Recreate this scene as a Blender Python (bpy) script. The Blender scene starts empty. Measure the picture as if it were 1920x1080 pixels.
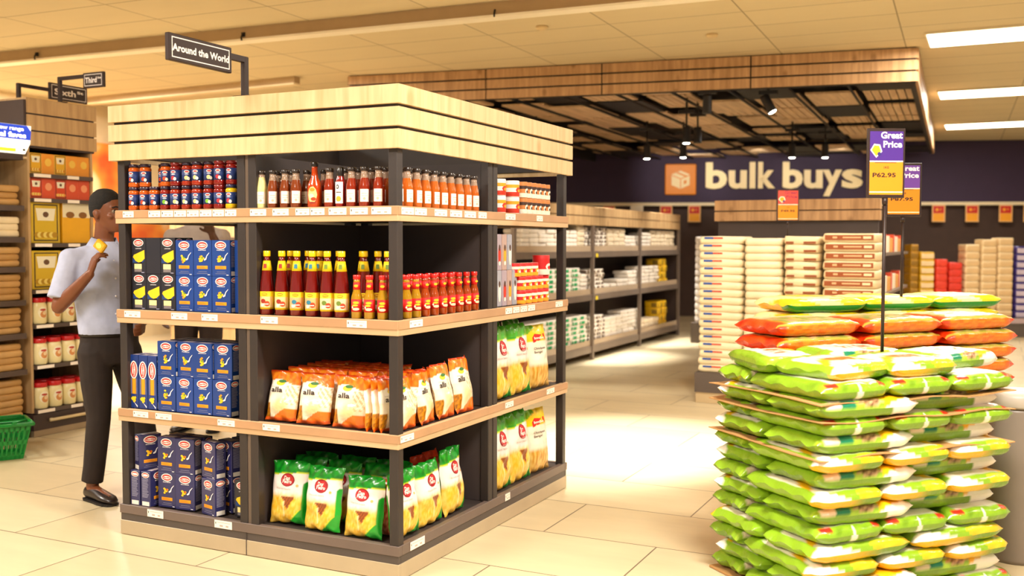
import bpy, bmesh, math, random
from mathutils import Vector, Matrix, noise
random.seed(11)
SC = bpy.context.scene
COL = SC.collection
PI = math.pi
R = math.radians

# ---------------------------------------------------------------- camera
YAW, PIT, ROL = -0.45, 0.0443, 0.002
CAM = Vector((2.3044, -3.6474, 1.47)); FPX = 1878.7
fw = Vector((math.sin(YAW)*math.cos(PIT), math.cos(YAW)*math.cos(PIT), -math.sin(PIT)))
rt0 = Vector((math.cos(YAW), -math.sin(YAW), 0)); up0 = rt0.cross(fw)
rt = math.cos(ROL)*rt0 + math.sin(ROL)*up0; upv = -math.sin(ROL)*rt0 + math.cos(ROL)*up0
cd = bpy.data.cameras.new('camera'); cam = bpy.data.objects.new('camera', cd); COL.objects.link(cam)
cd.sensor_width = 36; cd.lens = FPX*36/1920
cam.matrix_world = Matrix(((rt.x, upv.x, -fw.x, CAM.x), (rt.y, upv.y, -fw.y, CAM.y), (rt.z, upv.z, -fw.z, CAM.z), (0, 0, 0, 1)))
cd.dof.use_dof = True; cd.dof.focus_distance = 4.95; cd.dof.aperture_fstop = 2.0
cd.clip_end = 200
SC.camera = cam
def ray(x, y): return fw + rt*((x-960)/FPX) - upv*((y-540)/FPX)
def on_y(x, y, Y): d = ray(x, y); return CAM + d*((Y-CAM.y)/d.y)
def on_x(x, y, X): d = ray(x, y); return CAM + d*((X-CAM.x)/d.x)
def on_z(x, y, Z=0.0): d = ray(x, y); return CAM + d*((Z-CAM.z)/d.z)
def at(x, y, D): return CAM + ray(x, y)*D

# ---------------------------------------------------------------- world, exposure, lamps
SC.view_settings.view_transform = 'Standard'; SC.view_settings.look = 'None'
SC.view_settings.gamma = 1.0; SC.view_settings.use_curve_mapping = False
SC.view_settings.exposure = 0.58
W = bpy.data.worlds.new('world'); SC.world = W; W.use_nodes = True
W.node_tree.nodes['Background'].inputs[0].default_value = (1.0, 0.90, 0.78, 1)
W.node_tree.nodes['Background'].inputs[1].default_value = 0.4
WARM = (1.0, 0.94, 0.84)
def area(loc, sx, sy, power, col=WARM, rot=(0, 0, 0)):
    l = bpy.data.lights.new('ceiling_lamp_and_fill', 'AREA'); l.shape = 'RECTANGLE'; l.size = sx; l.size_y = sy
    l.energy = power; l.color = col
    o = bpy.data.objects.new('ceiling_lamp_and_fill', l); o.location = loc; o.rotation_euler = rot; COL.objects.link(o); return o
def spot(loc, target, power, ang=60, col=(1, .93, .8), blend=.6, size=.05):
    l = bpy.data.lights.new('spot_lamp', 'SPOT'); l.energy = power; l.color = col; l.spot_size = R(ang); l.spot_blend = blend; l.shadow_soft_size = size
    o = bpy.data.objects.new('spot_lamp', l); o.location = loc
    o.rotation_euler = (Vector(target)-Vector(loc)).to_track_quat('-Z', 'Y').to_euler(); COL.objects.link(o); return o
CEIL = 3.5
for (x, y, p) in ((2.3, -0.9, 175), (2.3, 3.1, 55), (5.6, -0.9, 50), (5.6, 3.1, 30), (-1.3, -2.6, 110), (-5.2, -1.4, 140), (0.6, -5.0, 60), (-8.3, 5.4, 150), (-5.6, 5.0, 120),  # last two here are added fill brightening the left ceiling, without fixtures
                  (5.6, 7.1, 25), (5.6, 11.2, 25)):
    area((x, y, CEIL-.03), 1.2, .6, p)
for (px, py, p, an) in ((1130, 668, 900, 44), (1220, 640, 900, 44), (1190, 830, 800, 50), (1060, 860, 500, 44), (225, 740, 700, 40)):       # downlights over the aisles
    g = on_z(px, py); spot((g.x, g.y, 3.1), (g.x, g.y, 0), p, an, (1, .96, .90), .9, .08)
# ---------------------------------------------------------------- helpers
def hexc(h):
    h = h.lstrip('#'); v = [int(h[i:i+2], 16)/255 for i in (0, 2, 4)]
    return tuple(((c/12.92) if c <= .04045 else ((c+.055)/1.055)**2.4) for c in v)
MATS = {}
def mat(name, col, rough=.6, metal=0.0, var=.06, scale=6.0, bump=0.0, bscale=60, emit=0.0, spec=.5, coat=0.0, attr=False, trans=0.0, stretch=None):
    if name in MATS: return MATS[name]
    m = bpy.data.materials.new(name); m.use_nodes = True; nt = m.node_tree; b = nt.nodes['Principled BSDF']
    c = hexc(col) if isinstance(col, str) else col
    b.inputs['Roughness'].default_value = rough; b.inputs['Metallic'].default_value = metal
    b.inputs['Specular IOR Level'].default_value = spec; b.inputs['Coat Weight'].default_value = coat
    b.inputs['Transmission Weight'].default_value = trans
    tc = nt.nodes.new('ShaderNodeTexCoord')
    src = tc.outputs['Object']
    if stretch:
        mp = nt.nodes.new('ShaderNodeMapping'); mp.inputs['Scale'].default_value = stretch
        nt.links.new(src, mp.inputs[0]); src = mp.outputs[0]
    n = nt.nodes.new('ShaderNodeTexNoise'); n.inputs['Scale'].default_value = scale; n.inputs['Detail'].default_value = 3
    nt.links.new(src, n.inputs['Vector'])
    mr = nt.nodes.new('ShaderNodeMapRange'); mr.inputs['From Min'].default_value = .3; mr.inputs['From Max'].default_value = .7
    mr.inputs['To Min'].default_value = 1-var; mr.inputs['To Max'].default_value = 1+var
    nt.links.new(n.outputs['Fac'], mr.inputs['Value'])
    mx = nt.nodes.new('ShaderNodeMix'); mx.data_type = 'RGBA'; mx.blend_type = 'MULTIPLY'; mx.inputs['Factor'].default_value = 1
    if attr:
        a = nt.nodes.new('ShaderNodeVertexColor'); a.layer_name = 'Col'; nt.links.new(a.outputs[0], mx.inputs['A'])
    else: mx.inputs['A'].default_value = (*c, 1)
    nt.links.new(mr.outputs[0], mx.inputs['B']); nt.links.new(mx.outputs['Result'], b.inputs['Base Color'])
    if bump:
        n2 = nt.nodes.new('ShaderNodeTexNoise'); n2.inputs['Scale'].default_value = bscale; nt.links.new(tc.outputs['Object'], n2.inputs['Vector'])
        bp = nt.nodes.new('ShaderNodeBump'); bp.inputs['Strength'].default_value = bump; bp.inputs['Distance'].default_value = .01
        nt.links.new(n2.outputs['Fac'], bp.inputs['Height']); nt.links.new(bp.outputs[0], b.inputs['Normal'])
    if emit:
        b.inputs['Emission Color'].default_value = (*c, 1); b.inputs['Emission Strength'].default_value = emit
    MATS[name] = m; return m
def ink(h, rough=.55, **k): return mat('ink_'+h.lstrip('#')+('_%d' % (rough*100)), h, rough, var=.02, **k)

def wood(name, base, dark, ax='Z', scale=1.0, rough=.5, blocks=0.0):
    m = bpy.data.materials.new(name); m.use_nodes = True; nt = m.node_tree; b = nt.nodes['Principled BSDF']; N = nt.nodes; L = nt.links
    b.inputs['Roughness'].default_value = rough
    tc = N.new('ShaderNodeTexCoord'); mp = N.new('ShaderNodeMapping'); L.new(tc.outputs['Object'], mp.inputs[0])
    s = {'Z': (14, 14, 1.1), 'X': (1.1, 14, 14), 'Y': (14, 1.1, 14)}[ax]; mp.inputs['Scale'].default_value = tuple(v*scale for v in s)
    n1 = N.new('ShaderNodeTexNoise'); n1.inputs['Scale'].default_value = 1.6; n1.inputs['Detail'].default_value = 6; n1.inputs['Distortion'].default_value = .6
    L.new(mp.outputs[0], n1.inputs['Vector'])
    mp2 = N.new('ShaderNodeMapping'); L.new(tc.outputs['Object'], mp2.inputs[0]); s2 = {'Z': (5, 5, 3), 'X': (3, 5, 5), 'Y': (5, 3, 5)}[ax]
    mp2.inputs['Scale'].default_value = tuple(v*scale for v in s2)
    vo = N.new('ShaderNodeTexVoronoi'); vo.inputs['Scale'].default_value = .9; L.new(mp2.outputs[0], vo.inputs['Vector'])
    kr = N.new('ShaderNodeMapRange'); kr.inputs['From Min'].default_value = .05; kr.inputs['From Max'].default_value = .16; kr.inputs['To Min'].default_value = .75; kr.inputs['To Max'].default_value = 0
    L.new(vo.outputs['Distance'], kr.inputs['Value'])
    r1 = N.new('ShaderNodeMapRange'); r1.inputs['From Min'].default_value = .35; r1.inputs['From Max'].default_value = .75
    r1.inputs['To Min'].default_value = 0; r1.inputs['To Max'].default_value = .85; L.new(n1.outputs['Fac'], r1.inputs['Value'])
    ad = N.new('ShaderNodeMath'); ad.operation = 'ADD'; ad.use_clamp = True; L.new(r1.outputs[0], ad.inputs[0]); L.new(kr.outputs[0], ad.inputs[1])
    mx = N.new('ShaderNodeMix'); mx.data_type = 'RGBA'; L.new(ad.outputs[0], mx.inputs['Factor'])
    mx.inputs['A'].default_value = (*hexc(base), 1); mx.inputs['B'].default_value = (*hexc(dark), 1)
    L.new(mx.outputs['Result'], b.inputs['Base Color']); return m

class MB:
    """collects shapes, builds one mesh object"""
    def __init__(s): s.v = []; s.f = []; s.m = []; s.s = []; s.mats = []; s.T = Matrix.Identity(4); s.col = {}
    def mi(s, m):
        if m not in s.mats: s.mats.append(m)
        return s.mats.index(m)
    def add(s, vs, fs, m, smooth=False, T=None):
        T = s.T @ T if T is not None else s.T; k = len(s.v); s.v += [T @ Vector(v) for v in vs]; i = s.mi(m)
        for f in fs: s.f.append([a+k for a in f]); s.m.append(i); s.s.append(smooth)
        return k
    def box(s, x0, x1, y0, y1, z0, z1, m, T=None):
        vs = [(x, y, z) for x in (x0, x1) for y in (y0, y1) for z in (z0, z1)]
        s.add(vs, [(0, 1, 3, 2), (4, 6, 7, 5), (0, 4, 5, 1), (2, 3, 7, 6), (0, 2, 6, 4), (1, 5, 7, 3)], m, T=T)
    def cbox(s, x0, x1, y0, y1, z0, z1, m, b=.004, T=None, smooth=False):
        c = ((x0+x1)/2, (y0+y1)/2, (z0+z1)/2); h = ((x1-x0)/2, (y1-y0)/2, (z1-z0)/2); vs = []; idx = {}
        for sx in (-1, 1):
            for sy in (-1, 1):
                for sz in (-1, 1):
                    for a in range(3):
                        p = [h[0]-b, h[1]-b, h[2]-b]; p[a] = h[a]; idx[(sx, sy, sz, a)] = len(vs)
                        vs.append((c[0]+sx*p[0], c[1]+sy*p[1], c[2]+sz*p[2]))
        fs = []
        for a in range(3):
            u, w = (a+1) % 3, (a+2) % 3
            for sg in (-1, 1):
                q = []
                for (i, j) in ((-1, -1), (1, -1), (1, 1), (-1, 1)):
                    k = [0, 0, 0]; k[a] = sg; k[u] = i; k[w] = j; q.append(idx[(*k, a)])
                fs.append(q if sg > 0 else q[::-1])
            for su in (-1, 1):
                for sw in (-1, 1):
                    e = []
                    for sa in (-1, 1):
                        k = [0, 0, 0]; k[a] = sa; k[u] = su; k[w] = sw; e.append((idx[(*k, u)], idx[(*k, w)]))
                    q = [e[0][0], e[1][0], e[1][1], e[0][1]]; fs.append(q if su*sw > 0 else q[::-1])
        for sx in (-1, 1):
            for sy in (-1, 1):
                for sz in (-1, 1):
                    q = [idx[(sx, sy, sz, a)] for a in range(3)]; fs.append(q if sx*sy*sz > 0 else q[::-1])
        s.add(vs, fs, m, smooth, T)
    def lathe(s, prof, m, n=20, T=None, smooth=True, mats=None, squash=1.0):
        vs = []; 
        for (r, z) in prof:
            for i in range(n):
                a = 2*PI*i/n; vs.append((r*math.cos(a), r*squash*math.sin(a), z))
        T2 = s.T @ T if T is not None else s.T; k = len(s.v); s.v += [T2 @ Vector(v) for v in vs]
        for j in range(len(prof)-1):
            mi = s.mi(mats[j] if mats else m)
            for i in range(n):
                s.f.append([k+j*n+i, k+j*n+(i+1) % n, k+(j+1)*n+(i+1) % n, k+(j+1)*n+i]); s.m.append(mi); s.s.append(smooth)
        s.f.append([k+i for i in range(n)][::-1]); s.m.append(s.mi(mats[0] if mats else m)); s.s.append(False)
        s.f.append([k+(len(prof)-1)*n+i for i in range(n)]); s.m.append(s.mi(mats[-1] if mats else m)); s.s.append(False)
    def tube(s, pts, rad, m, n=10, T=None, smooth=True, flat=1.0):
        pts = [Vector(p) for p in pts]; rs = rad if isinstance(rad, (list, tuple)) else [rad]*len(pts); vs = []; fs = []
        t = (pts[1]-pts[0]).normalized(); a = Vector((0, 0, 1)) if abs(t.z) < .9 else Vector((1, 0, 0)); u = t.cross(a).normalized(); w = t.cross(u)
        for i, p in enumerate(pts):
            if i: 
                t2 = (pts[min(i+1, len(pts)-1)]-pts[i-1]).normalized(); q = t.rotation_difference(t2); u = q @ u; w = q @ w; t = t2
            for k in range(n):
                g = 2*PI*k/n; vs.append(p + u*rs[i]*math.cos(g) + w*rs[i]*math.sin(g)*flat)
        for i in range(len(pts)-1):
            for k in range(n): fs.append((i*n+k, i*n+(k+1) % n, (i+1)*n+(k+1) % n, (i+1)*n+k))
        fs.append(tuple(range(n))[::-1]); fs.append(tuple((len(pts)-1)*n+k for k in range(n))); s.add(vs, fs, m, smooth, T)
    def ball(s, c, r, m, n=12, T=None):
        c = Vector(c); rr = r if isinstance(r, (tuple, list)) else (r, r, r); vs = []; fs = []
        for j in range(n//2+1):
            b = -PI/2+PI*j/(n//2)
            for i in range(n):
                a = 2*PI*i/n; vs.append(c+Vector((rr[0]*math.cos(b)*math.cos(a), rr[1]*math.cos(b)*math.sin(a), rr[2]*math.sin(b))))
        for j in range(n//2):
            for i in range(n): fs.append((j*n+i, j*n+(i+1) % n, (j+1)*n+(i+1) % n, (j+1)*n+i))
        s.add(vs, fs, m, True, T)
    def poly(s, pts, m, T=None, smooth=False): s.add(pts, [tuple(range(len(pts)))], m, smooth, T)
    # decals lie in a local x/y plane of T, facing +z
    def rect(s, x0, x1, y0, y1, m, T=None, z=0.0): s.poly([(x0, y0, z), (x1, y0, z), (x1, y1, z), (x0, y1, z)], m, T)
    def oval(s, cx, cy, rx, ry, m, T=None, z=0.0, n=20): s.poly([(cx+rx*math.cos(2*PI*i/n), cy+ry*math.sin(2*PI*i/n), z) for i in range(n)], m, T)
    def text(s, txt, cx, cy, size, m, T=None, z=0.0, width=None, bold=.02, ext=0.0, align='C', warp=None):
        vs, fs, (x0, x1, y0, y1) = glyphs(txt, bold, ext/size if size else 0)
        sx = sy = size
        if width: sx = width/(x1-x0)
        ox = cx-(x0+x1)/2*sx if align == 'C' else (cx-x0*sx); oy = cy-(y0+y1)/2*sy
        P = [(v[0]*sx+ox, v[1]*sy+oy, z+v[2]*size) for v in vs]
        if warp: P = [warp(p) for p in P]
        s.add(P, fs, m, False, T)
    def build(s, name, parent=None, smooth_all=None, T=None):
        me = bpy.data.meshes.new(name); me.from_pydata([tuple(v) for v in s.v], [], s.f)
        for m in s.mats: me.materials.append(m)
        me.polygons.foreach_set('material_index', s.m); me.polygons.foreach_set('use_smooth', s.s)
        if s.col:
            ca = me.color_attributes.new('Col', 'FLOAT_COLOR', 'POINT')
            for i in range(len(s.v)): ca.data[i].color = (*s.col.get(i, (.8, .8, .8)), 1)
        me.update(); o = bpy.data.objects.new(name, me); COL.objects.link(o)
        if parent: o.parent = parent
        return o
GL = {}
def glyphs(txt, bold, ext):
    key = (txt, bold, round(ext, 4))
    if key in GL: return GL[key]
    cu = bpy.data.curves.new('glyphs', 'FONT'); cu.body = txt; cu.size = 1; cu.offset = bold; cu.resolution_u = 3; cu.extrude = ext; cu.space_character = 1.02
    o = bpy.data.objects.new('glyphs', cu); COL.objects.link(o)
    me = bpy.data.meshes.new_from_object(o.evaluated_get(bpy.context.evaluated_depsgraph_get()))
    vs = [tuple(v.co) for v in me.vertices]; fs = [tuple(p.vertices) for p in me.polygons]
    bpy.data.objects.remove(o); bpy.data.curves.remove(cu); bpy.data.meshes.remove(me)
    bb = (min(v[0] for v in vs), max(v[0] for v in vs), min(v[1] for v in vs), max(v[1] for v in vs))
    GL[key] = (vs, fs, bb); return GL[key]
def face_T(org, u, v):
    """x axis u, y axis v, normal u x v"""
    u = Vector(u).normalized(); v = Vector(v).normalized(); n = u.cross(v); o = Vector(org)
    return Matrix(((u.x, v.x, n.x, o.x), (u.y, v.y, n.y, o.y), (u.z, v.z, n.z, o.z), (0, 0, 0, 1)))
def front_T(y=0.0, x=0.0, z=0.0): return face_T((x, y, z), (1, 0, 0), (0, 0, 1))   # faces -Y

def tag(o, label, cat, group=None, kind=None):
    o['label'] = label; o['category'] = cat
    if group: o['group'] = group
    if kind: o['kind'] = kind
    return o
def thing(name, label, cat, loc=(0, 0, 0), rz=0.0, group=None):
    o = bpy.data.objects.new(name, None); COL.objects.link(o); o.location = loc; o.rotation_euler = (0, 0, rz); o.empty_display_size = .05
    return tag(o, label, cat, group)
def struct(name, mb): o = mb.build(name); o['kind'] = 'structure'; return o
def copy_tree(o, parent=None):
    c = o.copy(); COL.objects.link(c)
    if parent: c.parent = parent
    for ch in o.children: copy_tree(ch, c)
    return c
class Proto:
    """makes one of a kind, then places it and its copies"""
    def __init__(s, root): s.root = root; s.used = False
    def place(s, loc, rz=0.0, label='', cat='', group=None, rot=None, scale=None):
        o = s.root if not s.used else copy_tree(s.root); s.used = True
        o.location = loc; o.rotation_euler = rot if rot else (0, 0, rz)
        if scale: o.scale = scale if isinstance(scale, (tuple, list)) else (scale,)*3
        for k in ('label', 'category', 'group'):
            if k in o: del o[k]
        return tag(o, label, cat, group)
ORD = ['first', 'second', 'third', 'fourth', 'fifth', 'sixth', 'seventh', 'eighth', 'ninth', 'tenth', 'eleventh', 'twelfth', 'thirteenth', 'fourteenth', 'fifteenth', 'sixteenth', 'seventeenth', 'eighteenth', 'nineteenth', 'twentieth']
def lft(i, n=99): return 'leftmost' if i == 0 else ('rightmost' if i == n-1 else ORD[i]+' from left')
def dwn(i, n=99): return 'topmost' if i == 0 else ('bottommost' if i == n-1 else ORD[i]+' from the top')
# ---------------------------------------------------------------- setting
def brick_mat(name, c1, c2, mortar, bw, rh, off, ox, oy, msize=.006, rough=.5, rot=0.0, bump=.15, coat=0.0, nvar=.06):
    m = bpy.data.materials.new(name); m.use_nodes = True; nt = m.node_tree; N = nt.nodes; L = nt.links; b = N['Principled BSDF']
    tc = N.new('ShaderNodeTexCoord'); mp = N.new('ShaderNodeMapping'); mp.inputs['Location'].default_value = (ox, oy, 0); mp.inputs['Rotation'].default_value = (0, 0, rot)
    L.new(tc.outputs['Object'], mp.inputs[0]); br = N.new('ShaderNodeTexBrick'); L.new(mp.outputs[0], br.inputs['Vector'])
    br.offset = off; br.squash = 1; br.inputs['Scale'].default_value = 1; br.inputs['Brick Width'].default_value = bw; br.inputs['Row Height'].default_value = rh
    br.inputs['Mortar Size'].default_value = msize; br.inputs['Mortar Smooth'].default_value = .1; br.inputs['Bias'].default_value = 0
    br.inputs['Color1'].default_value = (*hexc(c1), 1); br.inputs['Color2'].default_value = (*hexc(c2), 1); br.inputs['Mortar'].default_value = (*hexc(mortar), 1)
    n = N.new('ShaderNodeTexNoise'); n.inputs['Scale'].default_value = 2.2; n.inputs['Detail'].default_value = 6; n.inputs['Roughness'].default_value = .6
    mp2 = N.new('ShaderNodeMapping'); mp2.inputs['Scale'].default_value = (.8, 3.0, 1); L.new(tc.outputs['Object'], mp2.inputs[0]); L.new(mp2.outputs[0], n.inputs['Vector'])
    mr = N.new('ShaderNodeMapRange'); mr.inputs['From Min'].default_value = .3; mr.inputs['From Max'].default_value = .7; mr.inputs['To Min'].default_value = 1-nvar; mr.inputs['To Max'].default_value = 1+nvar*.6
    L.new(n.outputs['Fac'], mr.inputs['Value']); mx = N.new('ShaderNodeMix'); mx.data_type = 'RGBA'; mx.blend_type = 'MULTIPLY'; mx.inputs['Factor'].default_value = 1
    L.new(br.outputs['Color'], mx.inputs['A']); L.new(mr.outputs[0], mx.inputs['B']); L.new(mx.outputs['Result'], b.inputs['Base Color'])
    b.inputs['Roughness'].default_value = rough; b.inputs['Coat Weight'].default_value = coat
    bp = N.new('ShaderNodeBump'); bp.inputs['Strength'].default_value = bump; bp.inputs['Distance'].default_value = .003; bp.invert = True
    L.new(br.outputs['Fac'], bp.inputs['Height']); L.new(bp.outputs[0], b.inputs['Normal']); return m
floor_m = brick_mat('floor_tile', '#d6c6a2', '#ccb994', '#80705a', 1.2, .6, .5, .35, .22, .004, .38, 0, .2, 0.0, .07)
ceil_m = brick_mat('ceiling_tile', '#dccaa2', '#d8c69e', '#a08e6c', 1.23, .61, 0, -.417+1.23, -2.76+.61*6, .007, .85, -.03, .1, 0.0, .02)
mb = MB(); mb.box(-14, 12, -9, 24, -.1, 0, floor_m); struct('floor', mb)
mb = MB(); mb.box(-14, 12, -9, 24, CEIL, CEIL+.1, ceil_m); struct('ceiling', mb)

wall_purple = mat('wall_purple', '#33203c', .7, var=.05); wall_brown = mat('wall_brown', '#3c281f', .75, var=.08)
cream = mat('cream_paint', '#ead7b0', .6, var=.04); tan = mat('tan_paint', '#b79a72', .7, var=.04)
WA = at(1060, 384, 20.6); WB = at(1900, 384, 19.6); WA.z = 0; WB.z = 0
wd = (WB-WA).normalized(); wn = Vector((wd.y, -wd.x, 0))             # wn points to the camera side
def wallpt(px, py, off=0.0):
    d = ray(px, py); t = ((WA+wn*off-CAM).dot(wn))/d.dot(wn); return CAM+d*t
def wall_box(mb, s0, s1, t0, t1, z0, z1, m):                          # s along the wall, t out from it
    T = Matrix(((wd.x, wn.x, 0, WA.x), (wd.y, wn.y, 0, WA.y), (0, 0, 1, 0), (0, 0, 0, 1))); mb.box(s0, s1, t0, t1, z0, z1, m, T)
mb = MB(); wall_box(mb, -9, 12, -.2, 0, 0, CEIL, wall_brown); struct('wall_back', mb)
mb = MB(); wall_box(mb, -9, 12, 0.001, .12, 2.3, CEIL-.005, wall_purple); struct('trim_1', mb)
mb = MB(); wall_box(mb, -9, 12, 0.001, .16, 2.24, 2.3, cream); struct('trim_2', mb)
wl = mat('wall_left_paint', '#e8d0a4', .7, var=.04)
mb = MB(); mb.box(-9.95, -9.75, -4, 13.6, 0, CEIL, wl); struct('wall_left', mb)
mb = MB()
mb.box(-13, -9.75, 13.4, 13.6, 0, CEIL, wl); struct('wall_far', mb)

# bulkheads along the ceiling
A = on_z(0, 122, 3.36); B = on_z(1200, 9, 3.36); d = (B-A).normalized(); A = A-d*6; B = B+d*3
def beam(name, A, B, th, z0, z1, m, lip):
    d = (B-A); ln = d.length; d.normalize(); n = Vector((-d.y, d.x, 0))
    T = Matrix(((d.x, n.x, 0, A.x), (d.y, n.y, 0, A.y), (0, 0, 1, 0), (0, 0, 0, 1)))
    mb = MB(); mb.box(0, ln, 0, th, z0+.02, z1-.001, m, T); mb.box(0, ln, -.015, th+.01, z0, z0+.02, lip, T); struct(name, mb)
beam('trim_3', A, B, .12, 3.37, CEIL, tan, mat('white_lip', '#fff4dc', .4, var=.02))
A2 = on_z(160, 196, 3.4); B2 = on_z(552, 158, 3.4); beam('trim_4', A2, B2, .1, 3.4, CEIL, tan, cream)

# bulk area canopy
oak_c = wood('canopy_oak', '#cda274', '#9c744a', 'Z'); black = mat('black_paint', '#17110f', .55, var=.1); oak_p = wood('panel_oak', '#f0cca0', '#c09a70', 'Y', .7)
c0 = Vector((-4.81, 6.527, 0)); c1 = Vector((1.522, 7.537, 0)); e = Vector((-.268, 7.75, 0)).normalized(); c2 = c1+e*9.0; c3 = c0+e*10.2
can = thing('slatted_canopy', 'oak faced ceiling canopy with black and slatted oak panels above the bulk area', 'canopy', (0, 0, 0))
def run_T(a, b): 
    d = (b-a).normalized(); n = Vector((-d.y, d.x, 0)); return Matrix(((d.x, n.x, 0, a.x), (d.y, n.y, 0, a.y), (0, 0, 1, 0), (0, 0, 0, 1))), (b-a).length
for a, b, joints in ((c0, c1, (1.75, 3.12, 4.75)), (c1, c2, (3.0, 6.0)), (c3, c0, ())):
    T, ln = run_T(a, b)
    for k in range(3):
        z0 = 3.15+k*.119; mb = MB(); js = [0]+list(joints)+[ln]
        for i in range(len(js)-1): mb.box(js[i]+(.008 if i else 0), js[i+1]-(.008 if i < len(js)-2 else 0), -.02, .012, z0, z0+.100, oak_c, T)
        mb.build('fascia_board', can)
    mb = MB(); mb.box(0, ln, .0125, .05, 3.14, CEIL-.003, black, T); mb.build('fascia_backing', can)
mb = MB(); mb.poly([(c0.x+.1, c0.y+.1, CEIL-.01), (c3.x+.1, c3.y, CEIL-.01), (c2.x-.1, c2.y, CEIL-.01), (c1.x-.1, c1.y+.1, CEIL-.01)], black); mb.build('plenum', can)
T, ln = run_T(c0, c1); wdt = .63; dp = 1.22
ex = (c1-c0).normalized(); random.seed(5)
pat = {}
for i in range(10):
    for j in range(8):
        org = c0+ex*(.06+i*wdt)+e*(.1+j*dp); zz = 3.2+random.choice((0, .05, .1)); kind = random.choice('wwwsssbbb')
        if kind == 'o': continue
        mb = MB(); Tp = Matrix(((ex.x, e.x, 0, org.x), (ex.y, e.y, 0, org.y), (0, 0, 1, 0), (0, 0, 0, 1)))
        dd = dp*random.choice((.5, .94, .94)); 
        if kind == 's':
            for q in range(6): mb.box(.03+q*.095, .03+q*.095+.08, .04, dd, zz, zz+.02, oak_p, Tp)
            mb.box(.03, wdt-.03, .04, dd, zz+.021, zz+.03, black, Tp)
        else: mb.box(.03, wdt-.03, .04, dd, zz, zz+.025, oak_p if kind == 'w' else black, Tp)
        mb.build('ceiling_panel', can)
for i in range(11):
    org = c0+ex*(.045+i*wdt); mb = MB(); Tp = Matrix(((ex.x, e.x, 0, org.x), (ex.y, e.y, 0, org.y), (0, 0, 1, 0), (0, 0, 0, 1)))
    mb.box(-.007, .007, .05, 9.4, 3.17, 3.2, black, Tp); mb.build('grid_rail', can)

# ceiling light panels in view
glow = mat('lamp_diffuser', '#fff3d6', .4, var=0.01, emit=6.0); metal_w = mat('white_metal', '#d8c8a6', .4, var=.03)
for k, (yy, lb) in enumerate(((7.15, 'nearest of the three glowing ceiling light panels beside the canopy'), (11.15, 'middle one of the three glowing ceiling light panels beside the canopy'), (15.15, 'farthest of the three glowing ceiling light panels beside the canopy'))):
    x0 = 1.66-k*.09; t = thing('ceiling_light', lb, 'light', (x0, yy, CEIL), 0, 'ceiling light panels')
    mb = MB(); mb.box(-.02, 1.22, -.36, .36, -.022, -.002, metal_w); mb.build('light_frame', t)
    mb = MB(); mb.box(0, 1.2, -.32, .32, -.03, -.0225, glow); mb.build('diffuser', t)
    area((x0+.6, yy, CEIL-.04), 1.15, .6, 60)
# detectors and hooks
wp = mat('white_plastic', '#d9bf8e', .45, var=.02)
for k, (px, py, lb) in enumerate(((1016, 49, 'small round smoke detector on ceiling above the tall product stand'), (1335, 64, 'small round smoke detector on ceiling nearest the canopy front'))):
    p = on_z(px, py, CEIL); mb = MB(); mb.lathe([(.055, 0), (.06, -.012), (.045, -.03), (.02, -.038)][::-1], wp, 20)
    o = mb.build('smoke_detector'); o.location = (p.x, p.y, CEIL-.001); tag(o, lb, 'detector')
for k, (px, py, lb) in enumerate(((70, 84, 'black hook on the ceiling bulkhead, the left one'), (457, 38, 'black hook on the ceiling bulkhead above the aisle sign'), (930, 0, 'black hook on the ceiling bulkhead at the picture top'))):
    t = (px-0)/1200; p = on_z(px, 122-113*t-8, 3.40); mb = MB(); mb.tube([(0, 0, .06), (0, -.02, .05), (0, -.035, .02), (0, -.03, -.01)], .008, black, 8); mb.box(-.02, .02, -.012, .0, .03, .07, black)
    o = mb.build('ceiling_hook'); o.location = p+Vector((0, -.0, -.02)); tag(o, lb, 'hook')

# track spotlights
lens = mat('spot_lens', '#fff6e0', .3, var=0.01, emit=14.0)
def spotlight(px, py, D, tilt, label, lit=True, sc=1.0):
    p = at(px, py, D); t = thing('spotlight', label, 'spotlight', (p.x, p.y, 3.14), 0, 'track spotlights under the canopy')
    h = p.z
    mb = MB(); mb.box(-.1, .1, -.03, .03, -.03, .01, black); mb.build('track_adapter', t)
    dz = h-3.14; top = .30; mb = MB(); mb.box(-.012, .012, -.012, .012, .0, .325, black)
    mb.build('drop_rod', t); mb = MB(); mb.tube([(0, 0, -.03), (0, 0, dz+.1)], .012, black, 8); mb.build('stem', t)
    Tm = Matrix.Translation((0, 0, dz+.06)) @ Matrix.Rotation(tilt, 4, 'Y')
    mb = MB(); mb.T = Tm; mb.lathe([(.045, .1), (.05, .08), (.05, -.08), (.055, -.1)], black, 16); hd = mb.build('lamp_head', t)
    if lit:
        mb = MB(); mb.T = Tm; mb.lathe([(.046, -.104), (.03, -.112)], lens, 16); mb.build('lens', hd)
for a in ((1213, 292, 14.6, 0, 'black spotlight shining left of the orange box sign'), (1281, 290, 15.0, 0, 'black spotlight hanging just over the orange box sign'),
          (1287, 262, 12.6, 0, 'black lit spotlight hanging high above the orange box sign'), (1308, 262, 12.9, 0, 'thin unlit black spotlight beside the high lit one', False),
          (1485, 290, 14.6, 0, 'black spotlight in front of the first letter of buys'), (1547, 290, 14.9, 0, 'dim black spotlight above letters u and y of buys'),
          (1326, 206, 11.0, 0, 'large unlit black cylinder spotlight near canopy front', False), (1440, 205, 11.0, -.5, 'large black spotlight tilted to the right near canopy front')):
    spotlight(*a)

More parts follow.
